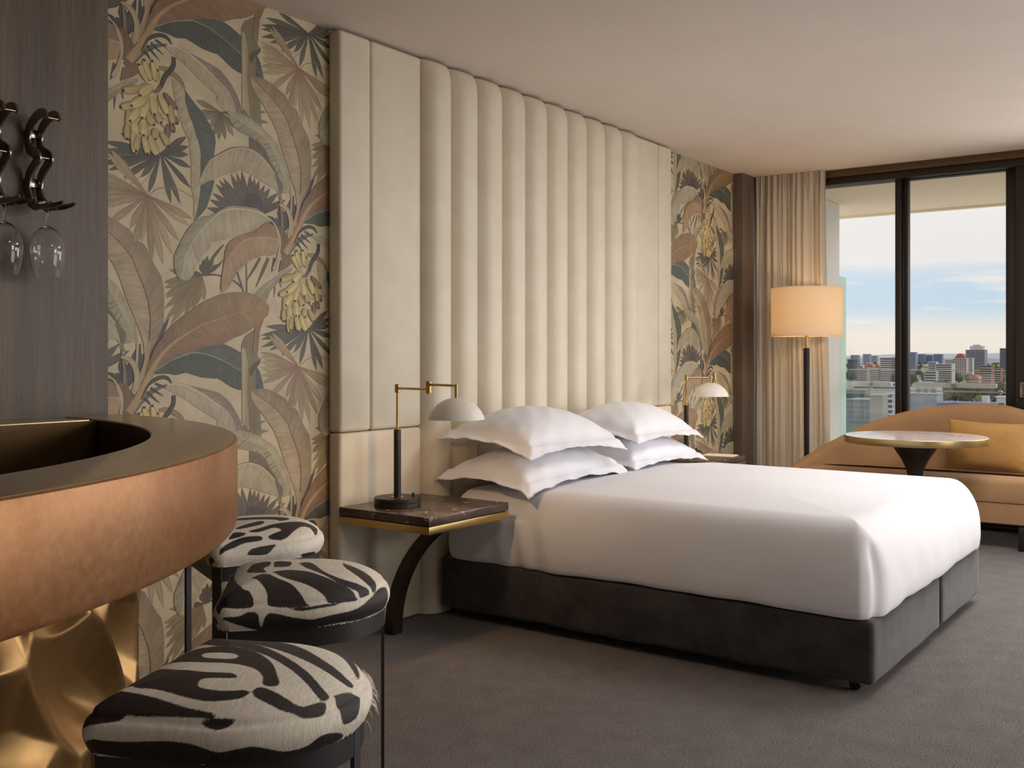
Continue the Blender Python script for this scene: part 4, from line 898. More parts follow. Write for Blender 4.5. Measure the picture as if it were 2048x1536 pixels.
b = MB(); sweep(b, [(RO-.0075, ZB-.0025), (RO-.002, ZB-.006), (RO, ZB-.012), (RO, ZU+.012), (RO-.003, ZU+.003), (RO-.012, ZU), (RI, ZU), (RI, ZU+.015), (RO-.03, ZU+.015), (RO-.0075, ZB-.03)])
b.build('fascia', M['bar_copper'], bar, 30)
b = MB(); sweep(b, [(RI-.0005, ZB-.004), (RI+.012, ZB-.02), (RI+.012, ZU+.012), (RI-.0005, ZU+.012)]); sweep(b, [(1.50, ZU+.012), (RI, ZU+.012), (RI, ZU+.004), (1.515, ZU+.004), (1.515, .55), (1.50, .55)])
b.box(-1.6, 1.61, -.25, -.236, .55, ZB-.004)
b.build('inner_liner', M['bar_inner'], bar, 30)
b = MB(); sweep(b, [(.3, .56), (1.50, .56), (1.50, .54), (.3, .54)]); b.build('inner_shelf', M['bar_inner'], bar, 30)
def relief():
    b = MB(); ns_, nz_ = 620, 170; r0 = 1.56
    rnd = random.Random(21)
    seeds = []
    for i in range(18):
        for j in range(4):
            seeds.append((i*.24+rnd.uniform(-.08, .08)+(.12 if j % 2 else 0), j*.29-.02+rnd.uniform(-.08, .08), rnd.uniform(.6, 1.25), rnd.uniform(.42, .7)))
    S = np.array(seeds)
    a = np.linspace(A0-.03, A1, ns_); z = np.linspace(0, .835, nz_)
    AA, ZZ = np.meshgrid(a, z); ss = -(AA-A0)*r0
    ws = ss+.035*np.sin(ZZ*9+ss*3); wz = ZZ+.03*np.sin(ss*8)
    D = []
    for sx, sz, th, el in S:
        dx, dz = ws-sx, wz-sz
        c_, s_ = math.cos(th), math.sin(th)
        D.append(np.sqrt(((dx*c_+dz*s_)*el)**2+((-dx*s_+dz*c_)/1.0)**2))
    D = np.sort(np.array(D), 0)
    t = D[0]/(D[0]+D[1])*2      # 0 in the hollow, 1 on a crest
    h = .085*(1-np.sqrt((1-t)**2+.0003))**1.9
    r = r0-.03+h
    rows = [[(r[j, i]*math.cos(a[i]), r[j, i]*math.sin(a[i]), z[j]) for i in range(ns_)] for j in range(nz_)]
    b.grid(rows)
    return b.build('sculpted_base', M['gold_relief'], bar, 180)
relief()

# D-shaped zebra stools tucked round the bar: flat side to the counter
SR = .185
def d_sdf(u, v):
    rc = .03
    a = np.hypot(u, v-SR)-SR
    qx = np.abs(u)-(SR-rc); qy = np.abs(v-SR)-(SR-rc)
    q = np.hypot(np.maximum(qx, 0), np.maximum(qy, 0))+np.minimum(np.maximum(qx, qy), 0)-rc
    return np.where(v >= SR, a, q)
ZSEAT = .705
def d_surf(u, v):
    e = 1e-4
    s = d_sdf(u, v); gu = (d_sdf(u+e, v)-d_sdf(u-e, v))/(2*e); gv = (d_sdf(u, v+e)-d_sdf(u, v-e))/(2*e)
    o = np.maximum(s, 0); bul = .010*np.sin(np.clip(o/.055, 0, 1)*PI)
    z = np.where(s <= 0, ZSEAT+.045*(1-np.exp(np.minimum(s, 0)/.045)), ZSEAT-o)
    seam = .0035*np.exp(-(s/.004)**2)
    return u-gu*(o-bul)-gu*seam, v-gv*(o-bul)-gv*seam, z-seam
def poly_sdf(px, py, poly):
    P = np.array(poly); n = len(P); d = np.full(px.shape, 9.); ins = np.zeros(px.shape, bool)
    for i in range(n):
        x0, y0 = P[i]; x1, y1 = P[(i+1) % n]
        ex, ey = x1-x0, y1-y0; wx, wy = px-x0, py-y0
        t = np.clip((wx*ex+wy*ey)/(ex*ex+ey*ey+1e-12), 0, 1)
        d = np.minimum(d, np.hypot(wx-ex*t, wy-ey*t))
        c = ((y0 > py) != (y1 > py)) & (px < (x1-x0)*(py-y0)/(y1-y0+1e-12)+x0)
        ins ^= c
    return np.where(ins, d, -d)
def smooth_poly(p):
    return [tuple(q) for q in spline(list(p)+[p[0]], len(p)*4+1)[:-1]]
def d_outline(n, off=0.0):
    """points and outward normals round the D, starting at the flat side's left end"""
    pts = []
    ang = np.linspace(0, 2*PI, n, endpoint=False)
    for a in ang:
        dx, dy = math.sin(a), math.cos(a)
        lo, hi = 0, .5
        for _ in range(40):
            m_ = (lo+hi)/2
            if d_sdf(np.array(dx*m_), np.array(SR+dy*m_))+off > 0: hi = m_
            else: lo = m_
        pts.append((dx*lo, SR+dy*lo))
    return pts
def make_stool(th, r0, stripes, holes, label, tuft=False):
    t_ = math.radians(th); er = (math.cos(t_), math.sin(t_))
    # local frame: x tangential, y radial outward
    loc = (BCX+r0*er[0], BCY+r0*er[1], 0)
    t = thing('bar_stool', label, 'stool', loc, t_-PI/2, 'zebra bar stools')
    # with rz = th-90deg local y points outward, local x = (sin th, -cos th): tangential axis runs the other way
    g = np.arange(-.262, .2621, .004); hh = np.arange(-.076, .4481, .004)
    U, V = np.meshgrid(g, hh)
    sd = d_sdf(U, V); inside = sd < .058
    uu, vv, zz = d_surf(U, V)
    st = np.full(U.shape, -1.0)
    for k, p in enumerate(stripes):
        q = poly_sdf(U, V, smooth_poly(p))
        if k in holes: st = np.minimum(st, -q)
        else: st = np.maximum(st, q)
    # parts of the hide the camera does not face: carry similar bands on
    far = poly_sdf(U, V, [(-.3, -.1), (.3, -.1), (.3, -.012), (-.3, -.012)]) > 0
    band = .012-np.abs(((U+.3*V+.02*np.sin(V*40)) % .085)-.042)
    st = np.where(far, band, st)
    bm = bmesh.new(); lay = bm.verts.layers.float.new('stripe'); idx = {}
    for j in range(U.shape[0]):
        for i in range(U.shape[1]):
            if inside[j, i]:
                v = bm.verts.new((-uu[j, i], vv[j, i], zz[j, i])); v[lay] = st[j, i]; idx[j, i] = v
    for j in range(U.shape[0]-1):
        for i in range(U.shape[1]-1):
            k = [(j, i), (j, i+1), (j+1, i+1), (j+1, i)]
            if all(q in idx for q in k): bm.faces.new([idx[q] for q in k])
    b = MB(); b.bm.free(); b.bm = bm; b.build('seat', M['zebra'], t, 180)
    # underside and flat steel band
    P = d_outline(96, .004)
    b = MB(); rows = []
    for z in (.607, .6075, .6525, .653):
        k = 0 if z in (.607, .653) else 0
        rows.append([(-x, y, z) for x, y in P])
    R = b.grid([[(-x, y, .607) for x, y in P], [(-x, y, .653) for x, y in P], [(-x*.9, SR+(y-SR)*.9, .653) for x, y in P], [(-x*.9, SR+(y-SR)*.9, .607) for x, y in P], [(-x, y, .607) for x, y in P]], closed=True)
    b.add([(-x*.92, SR+(y-SR)*.92, .645) for x, y in P], [tuple(range(len(P)))])
    b.build('seat_band', M['stool_frame'], t, 30)
    for a in (0.0, math.radians(135), math.radians(-135)):
        dx, dy = math.sin(a), math.cos(a)
        k = int(round((a % (2*PI))/(2*PI)*96)) % 96; x, y = P[k]; x2, y2 = P[(k+1) % 96]; x0, y0 = P[k-1]
        tx, ty = x2-x0, y2-y0; l = math.hypot(tx, ty); tx, ty = tx/l, ty/l; nx, ny = -ty, tx
        if nx*dx+ny*dy < 0: nx, ny = -nx, -ny
        w, d = .014, .007
        q = [(x+tx*w, y+ty*w), (x-tx*w, y-ty*w), (x-tx*w-nx*d, y-ty*w-ny*d), (x+tx*w-nx*d, y+ty*w-ny*d)]
        b = MB(); b.prism([(-p[0], p[1]) for p in q], 'z', 0, .648, .001); b.build('leg', M['stool_frame'], t, 30)
    if tuft:
        b = MB(); rnd = random.Random(5)
        for k in range(620):
            a = math.radians(rnd.gauss(-66, 24)); s = rnd.random()
            dx, dy = math.sin(-a), math.cos(a)
            x, y = (math.sin(-a)*SR, SR+math.cos(a)*SR)
            z = ZSEAT-.006-.045*s
            l = rnd.uniform(.009, .020)*(1.3 if rnd.random() < .12 else 1)
            sw = rnd.uniform(-.5, .5)
            tx, ty = math.cos(a), math.sin(a)
            p0 = Vector((-(x+.008*dx), y+.008*dy, z)); 
            p1 = p0+Vector((-(dx*.5+tx*sw*.5), dy*.5+ty*sw*.5, -.45))*l
            p2 = p1+Vector((-(dx*.25+tx*sw), dy*.25+ty*sw, -.9))*l*.7
            b.tube([p0, p1, p2], [.0005, .0004, .0001], 3, False)
        b.build('hide_fringe', M['hair'], t, 180)
    return t
M['hair'] = simple('white_hair', (236, 228, 216), .5)
make_stool(-65, 1.90, STRIPES[0], {4}, 'nearest zebra bar stool, in front at the bar', True)
make_stool(-44.5, 1.83, STRIPES[1], set(), 'middle zebra bar stool of the three round the bar')
make_stool(-23, 1.80, STRIPES[2], set(), 'farthest zebra bar stool, half hidden behind the copper bar')

# ================================================================== WINE GLASS RACKS
def make_rack(x, label):
    t = thing('wine_glass_rack', label, 'rack', (x, 3.19, 0), 0, 'wall racks for wine glasses')
    # scroll profile (distance out from wall, z): centre line and half width
    prof = [(.140, 1.992, .007), (.128, 2.006, .012), (.105, 2.012, .016), (.068, 2.002, .018), (.034, 1.975, .018), (.022, 1.940, .017), (.034, 1.908, .018), (.070, 1.888, .019), (.086, 1.872, .018), (.062, 1.852, .018), (.032, 1.824, .018), (.022, 1.785, .018), (.034, 1.748, .020), (.066, 1.722, .016), (.090, 1.716, .009), (.120, 1.715, .0088), (.170, 1.713, .008), (.215, 1.716, .006), (.232, 1.720, .003)]
    Q = spline(prof, 120)
    for sx in (-.02, .02):
        b = MB(); rows = []
        for i, q in enumerate(Q):
            d = np.array(Q[min(i+1, 119)][:2])-np.array(Q[max(i-1, 0)][:2]); d /= np.hypot(*d)+1e-9; nn = np.array([-d[1], d[0]]); w = q[2]*.9
            a_, c_ = q[:2]+nn*w, q[:2]-nn*w
            e = .0035
            rows.append([(sx-e, -a_[0], a_[1]), (sx, -a_[0]-nn[0]*.0015, a_[1]+nn[1]*.0015), (sx+e, -a_[0], a_[1]), (sx+e, -c_[0], c_[1]), (sx, -c_[0]+nn[0]*.0015, c_[1]-nn[1]*.0015), (sx-e, -c_[0], c_[1])])
        R = b.grid(rows, closed=True); b.bm.faces.new(R[0]); b.bm.faces.new(R[-1][::-1])
        b.build('scroll_plate', M['rack'], t, 50)
    for z in (1.96, 1.80):
        b = MB(); b.box(-.016, .016, -.022, 0, z-.014, z+.014, .003); b.build('wall_bracket', M['rack'], t, 40)
    for y, z in ((.137, 1.994), (.090, 1.874)):
        b = MB(); b.tube([(-.02, -y, z), (.02, -y, z)], .004, 12); b.build('cross_bar', M['rack'], t)
    return t
rk = make_rack(1.727, 'scrolled dark metal wine glass rack nearer the wallpaper')
copy_tree(rk, (1.590, 3.19, 0), 0, 'scrolled dark metal wine glass rack cut by the photo\'s left edge')
def make_glass(loc, label):
    prof = [(0, .2155), (.028, .214), (.0315, .2165), (.0315, .218), (.012, .2125), (.0045, .206), (.0038, .18), (.0038, .155), (.006, .150), (.022, .143), (.040, .126), (.0505, .102), (.0535, .080), (.0515, .052), (.0435, .018), (.0375, 0)]
    inn = [(.0364, .0002), (.0424, .018), (.0504, .052), (.0523, .080), (.0493, .1015), (.0388, .1248), (.021, .1412), (.006, .1465), (0, .1472)]
    b = MB(); b.lathe([(r, z*1.1) for r, z in [(0, .2195), (.031, .219)]+[(p[0], p[1]) for p in prof[2:]]+inn], 48)
    o = b.build('wine_glass', M['glass'], None, 60); o.location = loc
    return tag(o, label, 'wine glass', 'upside-down wine glasses in the wall racks')
g1 = make_glass((1.727, 3.086, 1.4905), 'clear wine glass hanging upside down in the rack nearer the wallpaper')
g2 = g1.copy(); C.objects.link(g2); g2.location = (1.590, 3.086, 1.4905); g2['label'] = 'clear wine glass hanging upside down at the photo\'s left edge'

# ================================================================== CURTAIN
def curtain():
    t = thing('curtain', 'pale linen curtain gathered in the corner by the window', 'curtain', (7.72, 2.62, 0))
    b = MB(); n, m_ = 260, 60; rows = []
    for j in range(m_+1):
        z = .015+(2.680-.015)*j/m_
        top = sstep(2.35, 2.66, z)
        row = []
        for i in range(n+1):
            u = i/n
            ph = u*2*PI*13+1.6*math.sin(u*11)+.35*math.sin(z*1.3+u*9)
            amp = .027*(1-.6*top)*(1+.5*math.sin(u*17+1))
            x = -.0+amp*math.sin(ph)+.008*math.sin(ph*.43+z)+.004*math.sin(ph*2.7+z*1.5)+.007*top*math.sin(u*2*PI*34+2*math.sin(u*23))
            y = u*.555+.012*math.sin(ph+1.2)*(1-top)-.03*(1-sstep(.5, 2.3, z))*(1-u)
            row.append((x, y-.005, z))
        rows.append(row)
    b.grid(rows); o = b.build('curtain_drop', M['curtain'], t, 180)
curtain()

# ================================================================== FLOOR LAMP
fl = thing('floor_lamp', 'tall floor lamp with drum shade and black pole in front of the curtain', 'floor lamp', (7.36, 2.635, 0))
b = MB(); b.lathe([(0, 0), (.14, 0), (.142, .004), (.142, .02), (.138, .026), (0, .028)], 48); b.build('base', M['black_metal'], fl, 30)
b = MB(); b.lathe([(0, .028), (.016, .028), (.023, 1.30), (.021, 1.303), (0, 1.303)], 24); b.build('pole', M['black_metal'], fl, 30)
b = MB(); b.lathe([(.0125, 1.303), (.0125, 1.46), (0, 1.46)], 20); b.build('stem', M['brass'], fl, 30)
b = MB(); b.lathe([(.258, 1.395), (.258, 1.745), (.2555, 1.745), (.2555, 1.395), (.258, 1.395)], 80); b.build('drum_shade', M['lampshade'], fl, 30)
b = MB(); b.lathe([(.2585, 1.390), (.2585, 1.397), (.255, 1.397), (.255, 1.390), (.2585, 1.390)], 80); b.build('shade_ring', M['lampshade'], fl, 30)
b = MB(); b.lathe([(.2585, 1.743), (.2585, 1.750), (.255, 1.750), (.255, 1.743), (.2585, 1.743)], 80); b.build('shade_ring', M['lampshade'], fl, 30)
for k in range(3):
    b = MB(); a = k*2*PI/3; b.tube([(.0, 0, 1.455), (.256*math.cos(a), .256*math.sin(a), 1.455)], .0025, 8); b.build('shade_spoke', M['brass'], fl, 30)
b = MB(); b.lathe([(0, 1.46), (.014, 1.46), (.014, 1.49), (.03, 1.53), (.032, 1.56), (.02, 1.59), (0, 1.595)], 24); b.build('bulb', BULB, fl)
point('floor_lamp_light', (7.36, 2.635, 1.57), 9, (1.0, .70, .40), .04)

# ================================================================== SOFA
so = thing('sofa', 'mustard velvet sofa with sweeping curved back under the window', 'sofa', (0, 0, 0))
back = spline([(7.06, 2.62, .43), (7.26, 2.585, .50), (7.44, 2.45, .62), (7.56, 2.22, .755), (7.62, 1.95, .85), (7.645, 1.65, .90), (7.645, 1.40, .91), (7.63, 1.15, .85), (7.58, .85, .74), (7.48, .62, .62), (7.28, .46, .52), (7.10, .42, .46)], 90)
front = spline([(7.06, 2.62), (6.99, 2.50), (6.985, 2.2), (7.04, 1.8), (7.10, 1.4), (7.10, 1.0), (7.06, .68), (7.04, .48), (7.10, .42)], 90)
def back_shell():
    b = MB(); rows = []
    for i, q in enumerate(back):
        d = np.array(back[min(i+1, 89)][:2])-np.array(back[max(i-1, 0)][:2]); d /= np.hypot(*d); nn = np.array([-d[1], d[0]])
        # nn points away from the seat or towards it: make it point to the seat centre
        if np.dot(nn, np.array([7.2, 1.5])-q[:2]) < 0: nn = -nn
        th = .055*min(1, .35+i/12, .35+(89-i)/12); zt = q[2]
        row = []
        lean = .05
        for k in range(25):
            a = k/24
            if a < .36:   # seat side going up
                f = a/.36; z = .17+(zt-th-.17)*f; o_ = th-lean*f*.6
            elif a < .64:
                f = (a-.36)/.28*PI; z = zt-th+th*math.sin(f); o_ = th*math.cos(f)-lean*.6
            else:
                f = (a-.64)/.36; z = zt-th-(zt-th-.17)*f; o_ = -th-lean*.6*(1-f)
            row.append((q[0]+nn[0]*o_, q[1]+nn[1]*o_, z))
        rows.append(row)
    R = b.grid(rows); b.bm.faces.new(R[0]); b.bm.faces.new(R[-1])
    b.build('backrest', M['mustard'], so, 180)
back_shell()
def seat_block(z0, z1, inset, r, name, mat, bulge=0):
    b = MB(); out = [np.array(p[:2]) for p in back][::-1]+[np.array(p) for p in front][1:-1]
    # order: back from right end to left end, then front from left to right: closed loop
    cen = np.array([7.3, 1.5]); n = len(out); rows = []
    nrm = []
    for i in range(n):
        d = out[(i+1) % n]-out[i-1]; d /= np.hypot(*d)+1e-9; nn = np.array([-d[1], d[0]])
        if np.dot(nn, out[i]-cen) < 0: nn = -nn
        nrm.append(nn)
    prof = [(inset, z0)]
    for k in range(7): a = k/6*PI/2; prof.append((inset-bulge*.5+r*(1-math.sin(a)) - r*0, z0+r*.0+r*(1-math.cos(a)))) if False else None
    prof += [(inset-bulge, (z0+z1)/2)]
    for k in range(9): a = k/8*PI/2; prof.append((inset+r*(1-math.cos(a)), z1-r+r*math.sin(a)))
    prof[-1:] = [prof[-1]]
    for o_, z in prof: rows.append([(*(out[i]-nrm[i]*o_), z) for i in range(n)])
    last = rows[-1]
    mid = [(7.3+(p[0]-7.3)*.2, p[1]*.92+1.5*.08, z1) for p in last]
    for k in range(1, 8):
        f = k/8; rows.append([(p[0]*(1-f)+m_[0]*f, p[1]*(1-f)+m_[1]*f, z1+.012*math.sin(f*PI/2)) for p, m_ in zip(last, mid)])
    R = b.grid(rows, closed=True); b.bm.faces.new(R[0][::-1]); 
    b.build(name, mat, so, 50)
seat_block(.298, .445, .012, .05, 'seat_cushion', M['mustard'], .012)
seat_block(.16, .300, .02, .015, 'seat_base', M['mustard'], .0)
seat_block(.145, .165, .035, .004, 'plinth', M['bronze_leg'], 0)
for x, y in ((7.085, 1.14), (7.06, 2.45), (7.52, 2.2), (7.56, .85)):
    b = MB(); b.box(x-.015, x+.015, y-.02, y+.02, 0, .15, .002); b.build('leg', M['black_metal'], so, 30)

b = MB(); b.bm.free(); b.bm = pillow_mesh(31, a=.265, c=.17, T=.075, fl=.006, droop=0, wr=.25)
cu = b.build('cushion', M['gold_velvet'], None, 180)
cu.location = (7.44, 1.40, .632); cu.rotation_euler = (math.radians(76), math.radians(2), math.radians(-86))
tag(cu, 'ochre velvet lumbar cushion leaning on the mustard sofa back', 'cushion')

# ================================================================== ROUND TABLE
rt = thing('round_table', 'round pale marble table with brass rim and flared dark pedestal', 'table', (6.86, 1.735, 0))
b = MB(); b.lathe([(0, .716), (.436, .716), (.436, .722), (.434, .724), (0, .724)], 96); b.build('marble_top', M['white_marble'], rt, 30)
b = MB(); b.lathe([(.4365, .7235), (.440, .7235), (.441, .722), (.441, .682), (.440, .680), (0, .680), (0, .690), (.4365, .69), (.4365, .7235)], 96); b.build('brass_rim', M['brass'], rt, 30)
b = MB(); pr = spline([(.155, .680), (.118, .62), (.075, .55), (.05, .48), (.042, .40), (.042, .25), (.05, .13), (.09, .06), (.2, .025), (.24, .012), (.242, 0)], 50)
b.lathe([(0, .680)]+[tuple(p) for p in pr]+[(0, 0)], 64); b.build('pedestal', M['bronze_leg'], rt, 60)
# ================================================================== THE CITY BEYOND THE BALCONY
GZ = -46.0; CITY = 4.0
def pix(px, py, X):
    t = (px-1024)/2015; rx, ry, rz = math.cos(YAW)+t*math.sin(YAW), math.sin(YAW)-t*math.cos(YAW), (713-py)/2015
    d = X/rx; return ry*d, HCAM+rz*d
cm = {}
def cmat(c, rough=.85):
    if c not in cm: cm[c] = simple('facade_tone', c, rough, var=tuple(max(0, k-10) for k in c), vscale=.08)  # wall colours; those of the far towers include haze
    return cm[c]
GLASSM = simple('dark_facade_glass', (70, 78, 92), .25)
def q(x, y): return 1640+x/5.02, 660+y/5.02
def building(box, X, label, wall, floors=0, style='bands', band=None, depth=18, ground=True, roof=None, bays=0, name='apartment_building', z0=None, group=None):
    """box: outline in the close view of the skyline; X: how far along the view axis the facade stands"""
    X *= CITY; x0, x1, y0, y1 = box
    (pa, pb), (pc, pd) = q(x0, y0), q(x1, y1)
    ya, zt = pix(pa, pb, X); yb, zb = pix(pc, pd, X)
    if ground: zb = GZ
    if z0 is not None: zb = z0
    w = ya-yb; h = zt-zb
    t = thing(name, label, 'building', (X, yb, zb), 0, group)
    b = MB(); b.box(0, depth, 0, w, 0, h); b.build('wall', cmat(wall), t, 0)
    vis = h if not ground else min(h, zt-pix(pc, pd, X)[1])
    if floors:
        fh = vis/floors
        for k in range(floors):
            z = h-(k+1)*fh
            b = MB()
            if style == 'bands':
                b.box(-.12, .3, w*.03, w*.97, z+fh*.32, z+fh*.78); b.box(w*.0+1, depth-1, -.12, .2, z+fh*.32, z+fh*.78)
                b.build('window_band', GLASSM, t, 0)
            elif style == 'slabs':
                b.box(-1.2, .2, -.6, w+.4, z+fh*.0, z+fh*.34); b.build('balcony_slab', cmat(band or (215, 212, 205)), t, 0)
                b = MB(); b.box(-.1, .2, w*.04, w*.96, z+fh*.36, z+fh*.94); b.build('window_band', GLASSM, t, 0)
            elif style == 'grid':
                n = bays or max(3, int(w/4))
                for i in range(n): b.box(-.12, .2, w*(i+.18)/n, w*(i+.82)/n, z+fh*.22, z+fh*.74)
                b.build('window_row', GLASSM, t, 0)
            elif style == 'fins':
                b.box(-.05, .1, w*.02, w*.98, z+fh*.22, z+fh*.92); b.build('window_band', GLASSM, t, 0)
                b = MB(); n = bays or 14
                for i in range(n): b.box(-.28, -.05, w*(i+.25)/n, w*(i+.6)/n, z+fh*.15, z+fh*.95)
                b.build('facade_fin', cmat((205, 210, 216)), t, 0)
    b = MB(); b.box(-.5, depth+.5, -.5, w+.5, h-.01, h+max(.4, .0006*X)); b.build('roof', cmat(roof or tuple(min(255, k+12) for k in wall)), t, 0)
    return t, w, h
# ground, hills
b = MB(); b.box(60, 36000, -18000, 28000, GZ-1, GZ); struct(b.build('ground', simple('suburb_ground', (130, 136, 128), .95, var=(176, 174, 170), vscale=.02), smooth=0), 'distant suburban ground below the balcony', 'ground')
def hills():
    b = MB(); rows = []
    for k in range(5):
        rows.append([(26000+k*1600, y, GZ-8+[0, 120, 190, 160, 0][k]*(.75+.25*math.sin(y*.0005)+.12*math.sin(y*.00175+1))) for y in range(-12000, 24000, 480)])
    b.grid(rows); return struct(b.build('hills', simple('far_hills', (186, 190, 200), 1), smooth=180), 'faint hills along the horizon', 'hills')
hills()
# far towers: distance haze is put into their blue-grey wall colours
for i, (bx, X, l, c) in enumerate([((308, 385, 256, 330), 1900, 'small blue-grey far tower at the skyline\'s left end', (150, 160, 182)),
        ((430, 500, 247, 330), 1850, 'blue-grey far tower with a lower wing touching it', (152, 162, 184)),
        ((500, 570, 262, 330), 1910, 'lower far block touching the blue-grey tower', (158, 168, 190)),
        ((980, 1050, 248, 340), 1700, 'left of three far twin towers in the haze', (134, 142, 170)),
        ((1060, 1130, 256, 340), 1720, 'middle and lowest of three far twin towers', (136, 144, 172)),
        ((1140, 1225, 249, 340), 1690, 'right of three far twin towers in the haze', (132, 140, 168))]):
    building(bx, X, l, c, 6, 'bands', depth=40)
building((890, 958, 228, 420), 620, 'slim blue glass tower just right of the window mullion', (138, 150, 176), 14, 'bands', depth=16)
building((605, 706, 286, 520), 430, 'dark apartment block with pale stacked balconies left of mullion', (96, 92, 98), 11, 'slabs', depth=20)
building((708, 790, 282, 520), 470, 'brown apartment block hidden partly by the mullion', (128, 112, 106), 11, 'grid', bays=3, depth=20)
t, w, h = building((1462, 1655, 205, 440), 560, 'tallest grey apartment tower with banded balconies and domed roof', (150, 148, 154), 17, 'slabs', (182, 180, 184), depth=26)
b = MB(); b.box(3, 22, w*.12, w*.80, h, h+9.0); b.box(6, 18, w*.3, w*.66, h+9, h+12, 1); b.build('roof_cap', cmat((206, 200, 192)), t, 30)
t, w, h = building((1335, 1470, 290, 480), 480, 'cream apartment block under a pointed red gable roof', (196, 182, 174), 10, 'grid', bays=6, depth=18)
b = MB(); b.prism([(w*.05, h), (w*.95, h), (w*.62, h+9.5), (w*.36, h+9.5)], 'x', 0, 18); b.build('gable_roof', cmat((176, 104, 88)), t, 0)
building((1255, 1335, 300, 480), 510, 'stepped cream block left of the red gable', (198, 188, 182), 9, 'grid', bays=4, depth=16)
building((1465, 1530, 288, 480), 515, 'slim cream block right of the red gable', (200, 192, 186), 10, 'grid', bays=3, depth=16)
building((1160, 1325, 345, 520), 380, 'white terraced apartment block with deep window bands', (206, 202, 198), 8, 'slabs', (214, 210, 206), depth=20)
building((1085, 1165, 325, 440), 395, 'white narrow block beside the terraced apartments', (214, 208, 200), 6, 'slabs', (220, 214, 206), depth=14)
building((1050, 1165, 420, 525), 345, 'low white terraced flats in front of the white block', (200, 196, 190), 4, 'slabs', (214, 210, 204), depth=12)
building((1592, 1722, 362, 525), 360, 'red brick apartment block with white balcony bands', (154, 106, 88), 7, 'slabs', (206, 190, 176), depth=18)
building((1722, 1815, 392, 525), 382, 'lower red brick wing right of the brick block', (150, 108, 92), 6, 'slabs', (200, 186, 174), depth=16)
building((1806, 1900, 190, 420), 640, 'dark slate tower at the door stile', (102, 102, 116), 14, 'slabs', (140, 140, 152), depth=22)
building((275, 372, 300, 420), 500, 'low dark flats at the skyline\'s left edge', (110, 106, 108), 5, 'grid', bays=6, depth=16)
building((372, 470, 385, 510), 400, 'grey-green block of flats left of the red roofs', (152, 152, 144), 6, 'grid', bays=5, depth=16)
building((470, 600, 395, 500), 430, 'beige flats below the red roofs', (176, 164, 152), 5, 'grid', bays=7, depth=16)
for i, (bx, X, l) in enumerate([((462, 530, 352, 392), 520, 'house with broad red roof left of the dark flats'), ((530, 600, 360, 392), 556, 'house with low red roof beside the dark flats'), ((1500, 1590, 470, 520), 332, 'house with orange roof below the grey tower')]):
    t, w, h = building(bx, X, l, (196, 178, 166), 0, name='house')
    b = MB(); b.prism([(-1, h-4), (w+1, h-4), (w*.7, h+2.5), (w*.3, h+2.5)], 'x', -1, 19); b.build('hip_roof', cmat((178, 96, 80)), t, 0)
# near foreground blocks below the railing
building((255, 500, 700, 960), 135, 'office block with rows of pale vertical fins, lower left', (150, 162, 158), 5, 'fins', bays=16, depth=22)
building((255, 455, 604, 760), 162, 'plain grey plant room behind the finned office block', (150, 148, 148), 1, 'bands', depth=12)
building((505, 632, 655, 960), 118, 'bare concrete stair tower beside the finned offices', (176, 170, 162), 0, depth=8)
t, w, h = building((632, 726, 645, 960), 131, 'pale flats with stepped white balconies beside the stair tower', (172, 172, 178), 6, 'slabs', (214, 214, 216), depth=14)
building((728, 800, 620, 960), 148, 'white ribbed block partly behind the mullion', (200, 198, 202), 6, 'grid', bays=2, depth=16)
building((330, 775, 527, 600), 190, 'long pale low block behind the near white handrail', (190, 186, 180), 2, 'bands', depth=14)
building((860, 1172, 640, 900), 142, 'blank grey warehouse wall right of the mullion', (158, 160, 168), 0, depth=14)
building((955, 1172, 560, 700), 160, 'pale rooftop block above the grey warehouse', (186, 186, 190), 1, 'grid', bays=3, depth=14)
t, w, h = building((1172, 1775, 735, 900), 120, 'low blue roofed hall with rooftop units behind the sofa back', (120, 126, 160), 0, depth=20, name='hall')
b = MB(); b.box(4, 9, w*.18, w*.28, h, h+3.6, .2); b.build('roof_unit', cmat((206, 206, 206)), t, 0)
building((1770, 1866, 676, 900), 108, 'small white service tower beside the door stile', (208, 210, 216), 1, 'grid', bays=1, depth=8)

# trees: each crown a lumpy mesh of its own
TREEM = [simple('tree_leaves', c, .95, var=v, vscale=.5, bmp=(.6, 1.0)) for c, v in (((62, 74, 56), (96, 104, 78)), ((74, 82, 58), (110, 112, 80)), ((92, 104, 58), (132, 136, 82)))]
BARK = simple('bark', (80, 68, 58), .9)
def crown_mesh(seed):
    rnd = random.Random(seed); b = MB()
    for k in range(9):
        t = bmesh.new(); bmesh.ops.create_icosphere(t, subdivisions=3, radius=1)
        cx, cy, cz, r = rnd.uniform(-.6, .6), rnd.uniform(-.7, .7), rnd.uniform(-.25, .45), rnd.uniform(.35, .6)
        for v in t.verts:
            n = 1+.14*math.sin(v.co.x*9+k)*math.sin(v.co.y*8+k*2)*math.sin(v.co.z*9)+rnd.uniform(-.07, .07)
            v.co = Vector((cx, cy, cz))+v.co*r*n
        b.merge(t)
    me = bpy.data.meshes.new('crown'); b.bm.to_mesh(me); b.bm.free()
    for p in me.polygons: p.use_smooth = True
    return me
CROWNS = []
for k in range(3):
    me = crown_mesh(50+k); me.materials.append(TREEM[k]); CROWNS.append(me)
tb = MB(); tb.tube([(0, 0, -1.6), (0, 0, .1)], [.10, .06], 8); TRUNKO = tb.build('trunk', BARK, None); TRUNK = TRUNKO.data; bpy.data.objects.remove(TRUNKO)
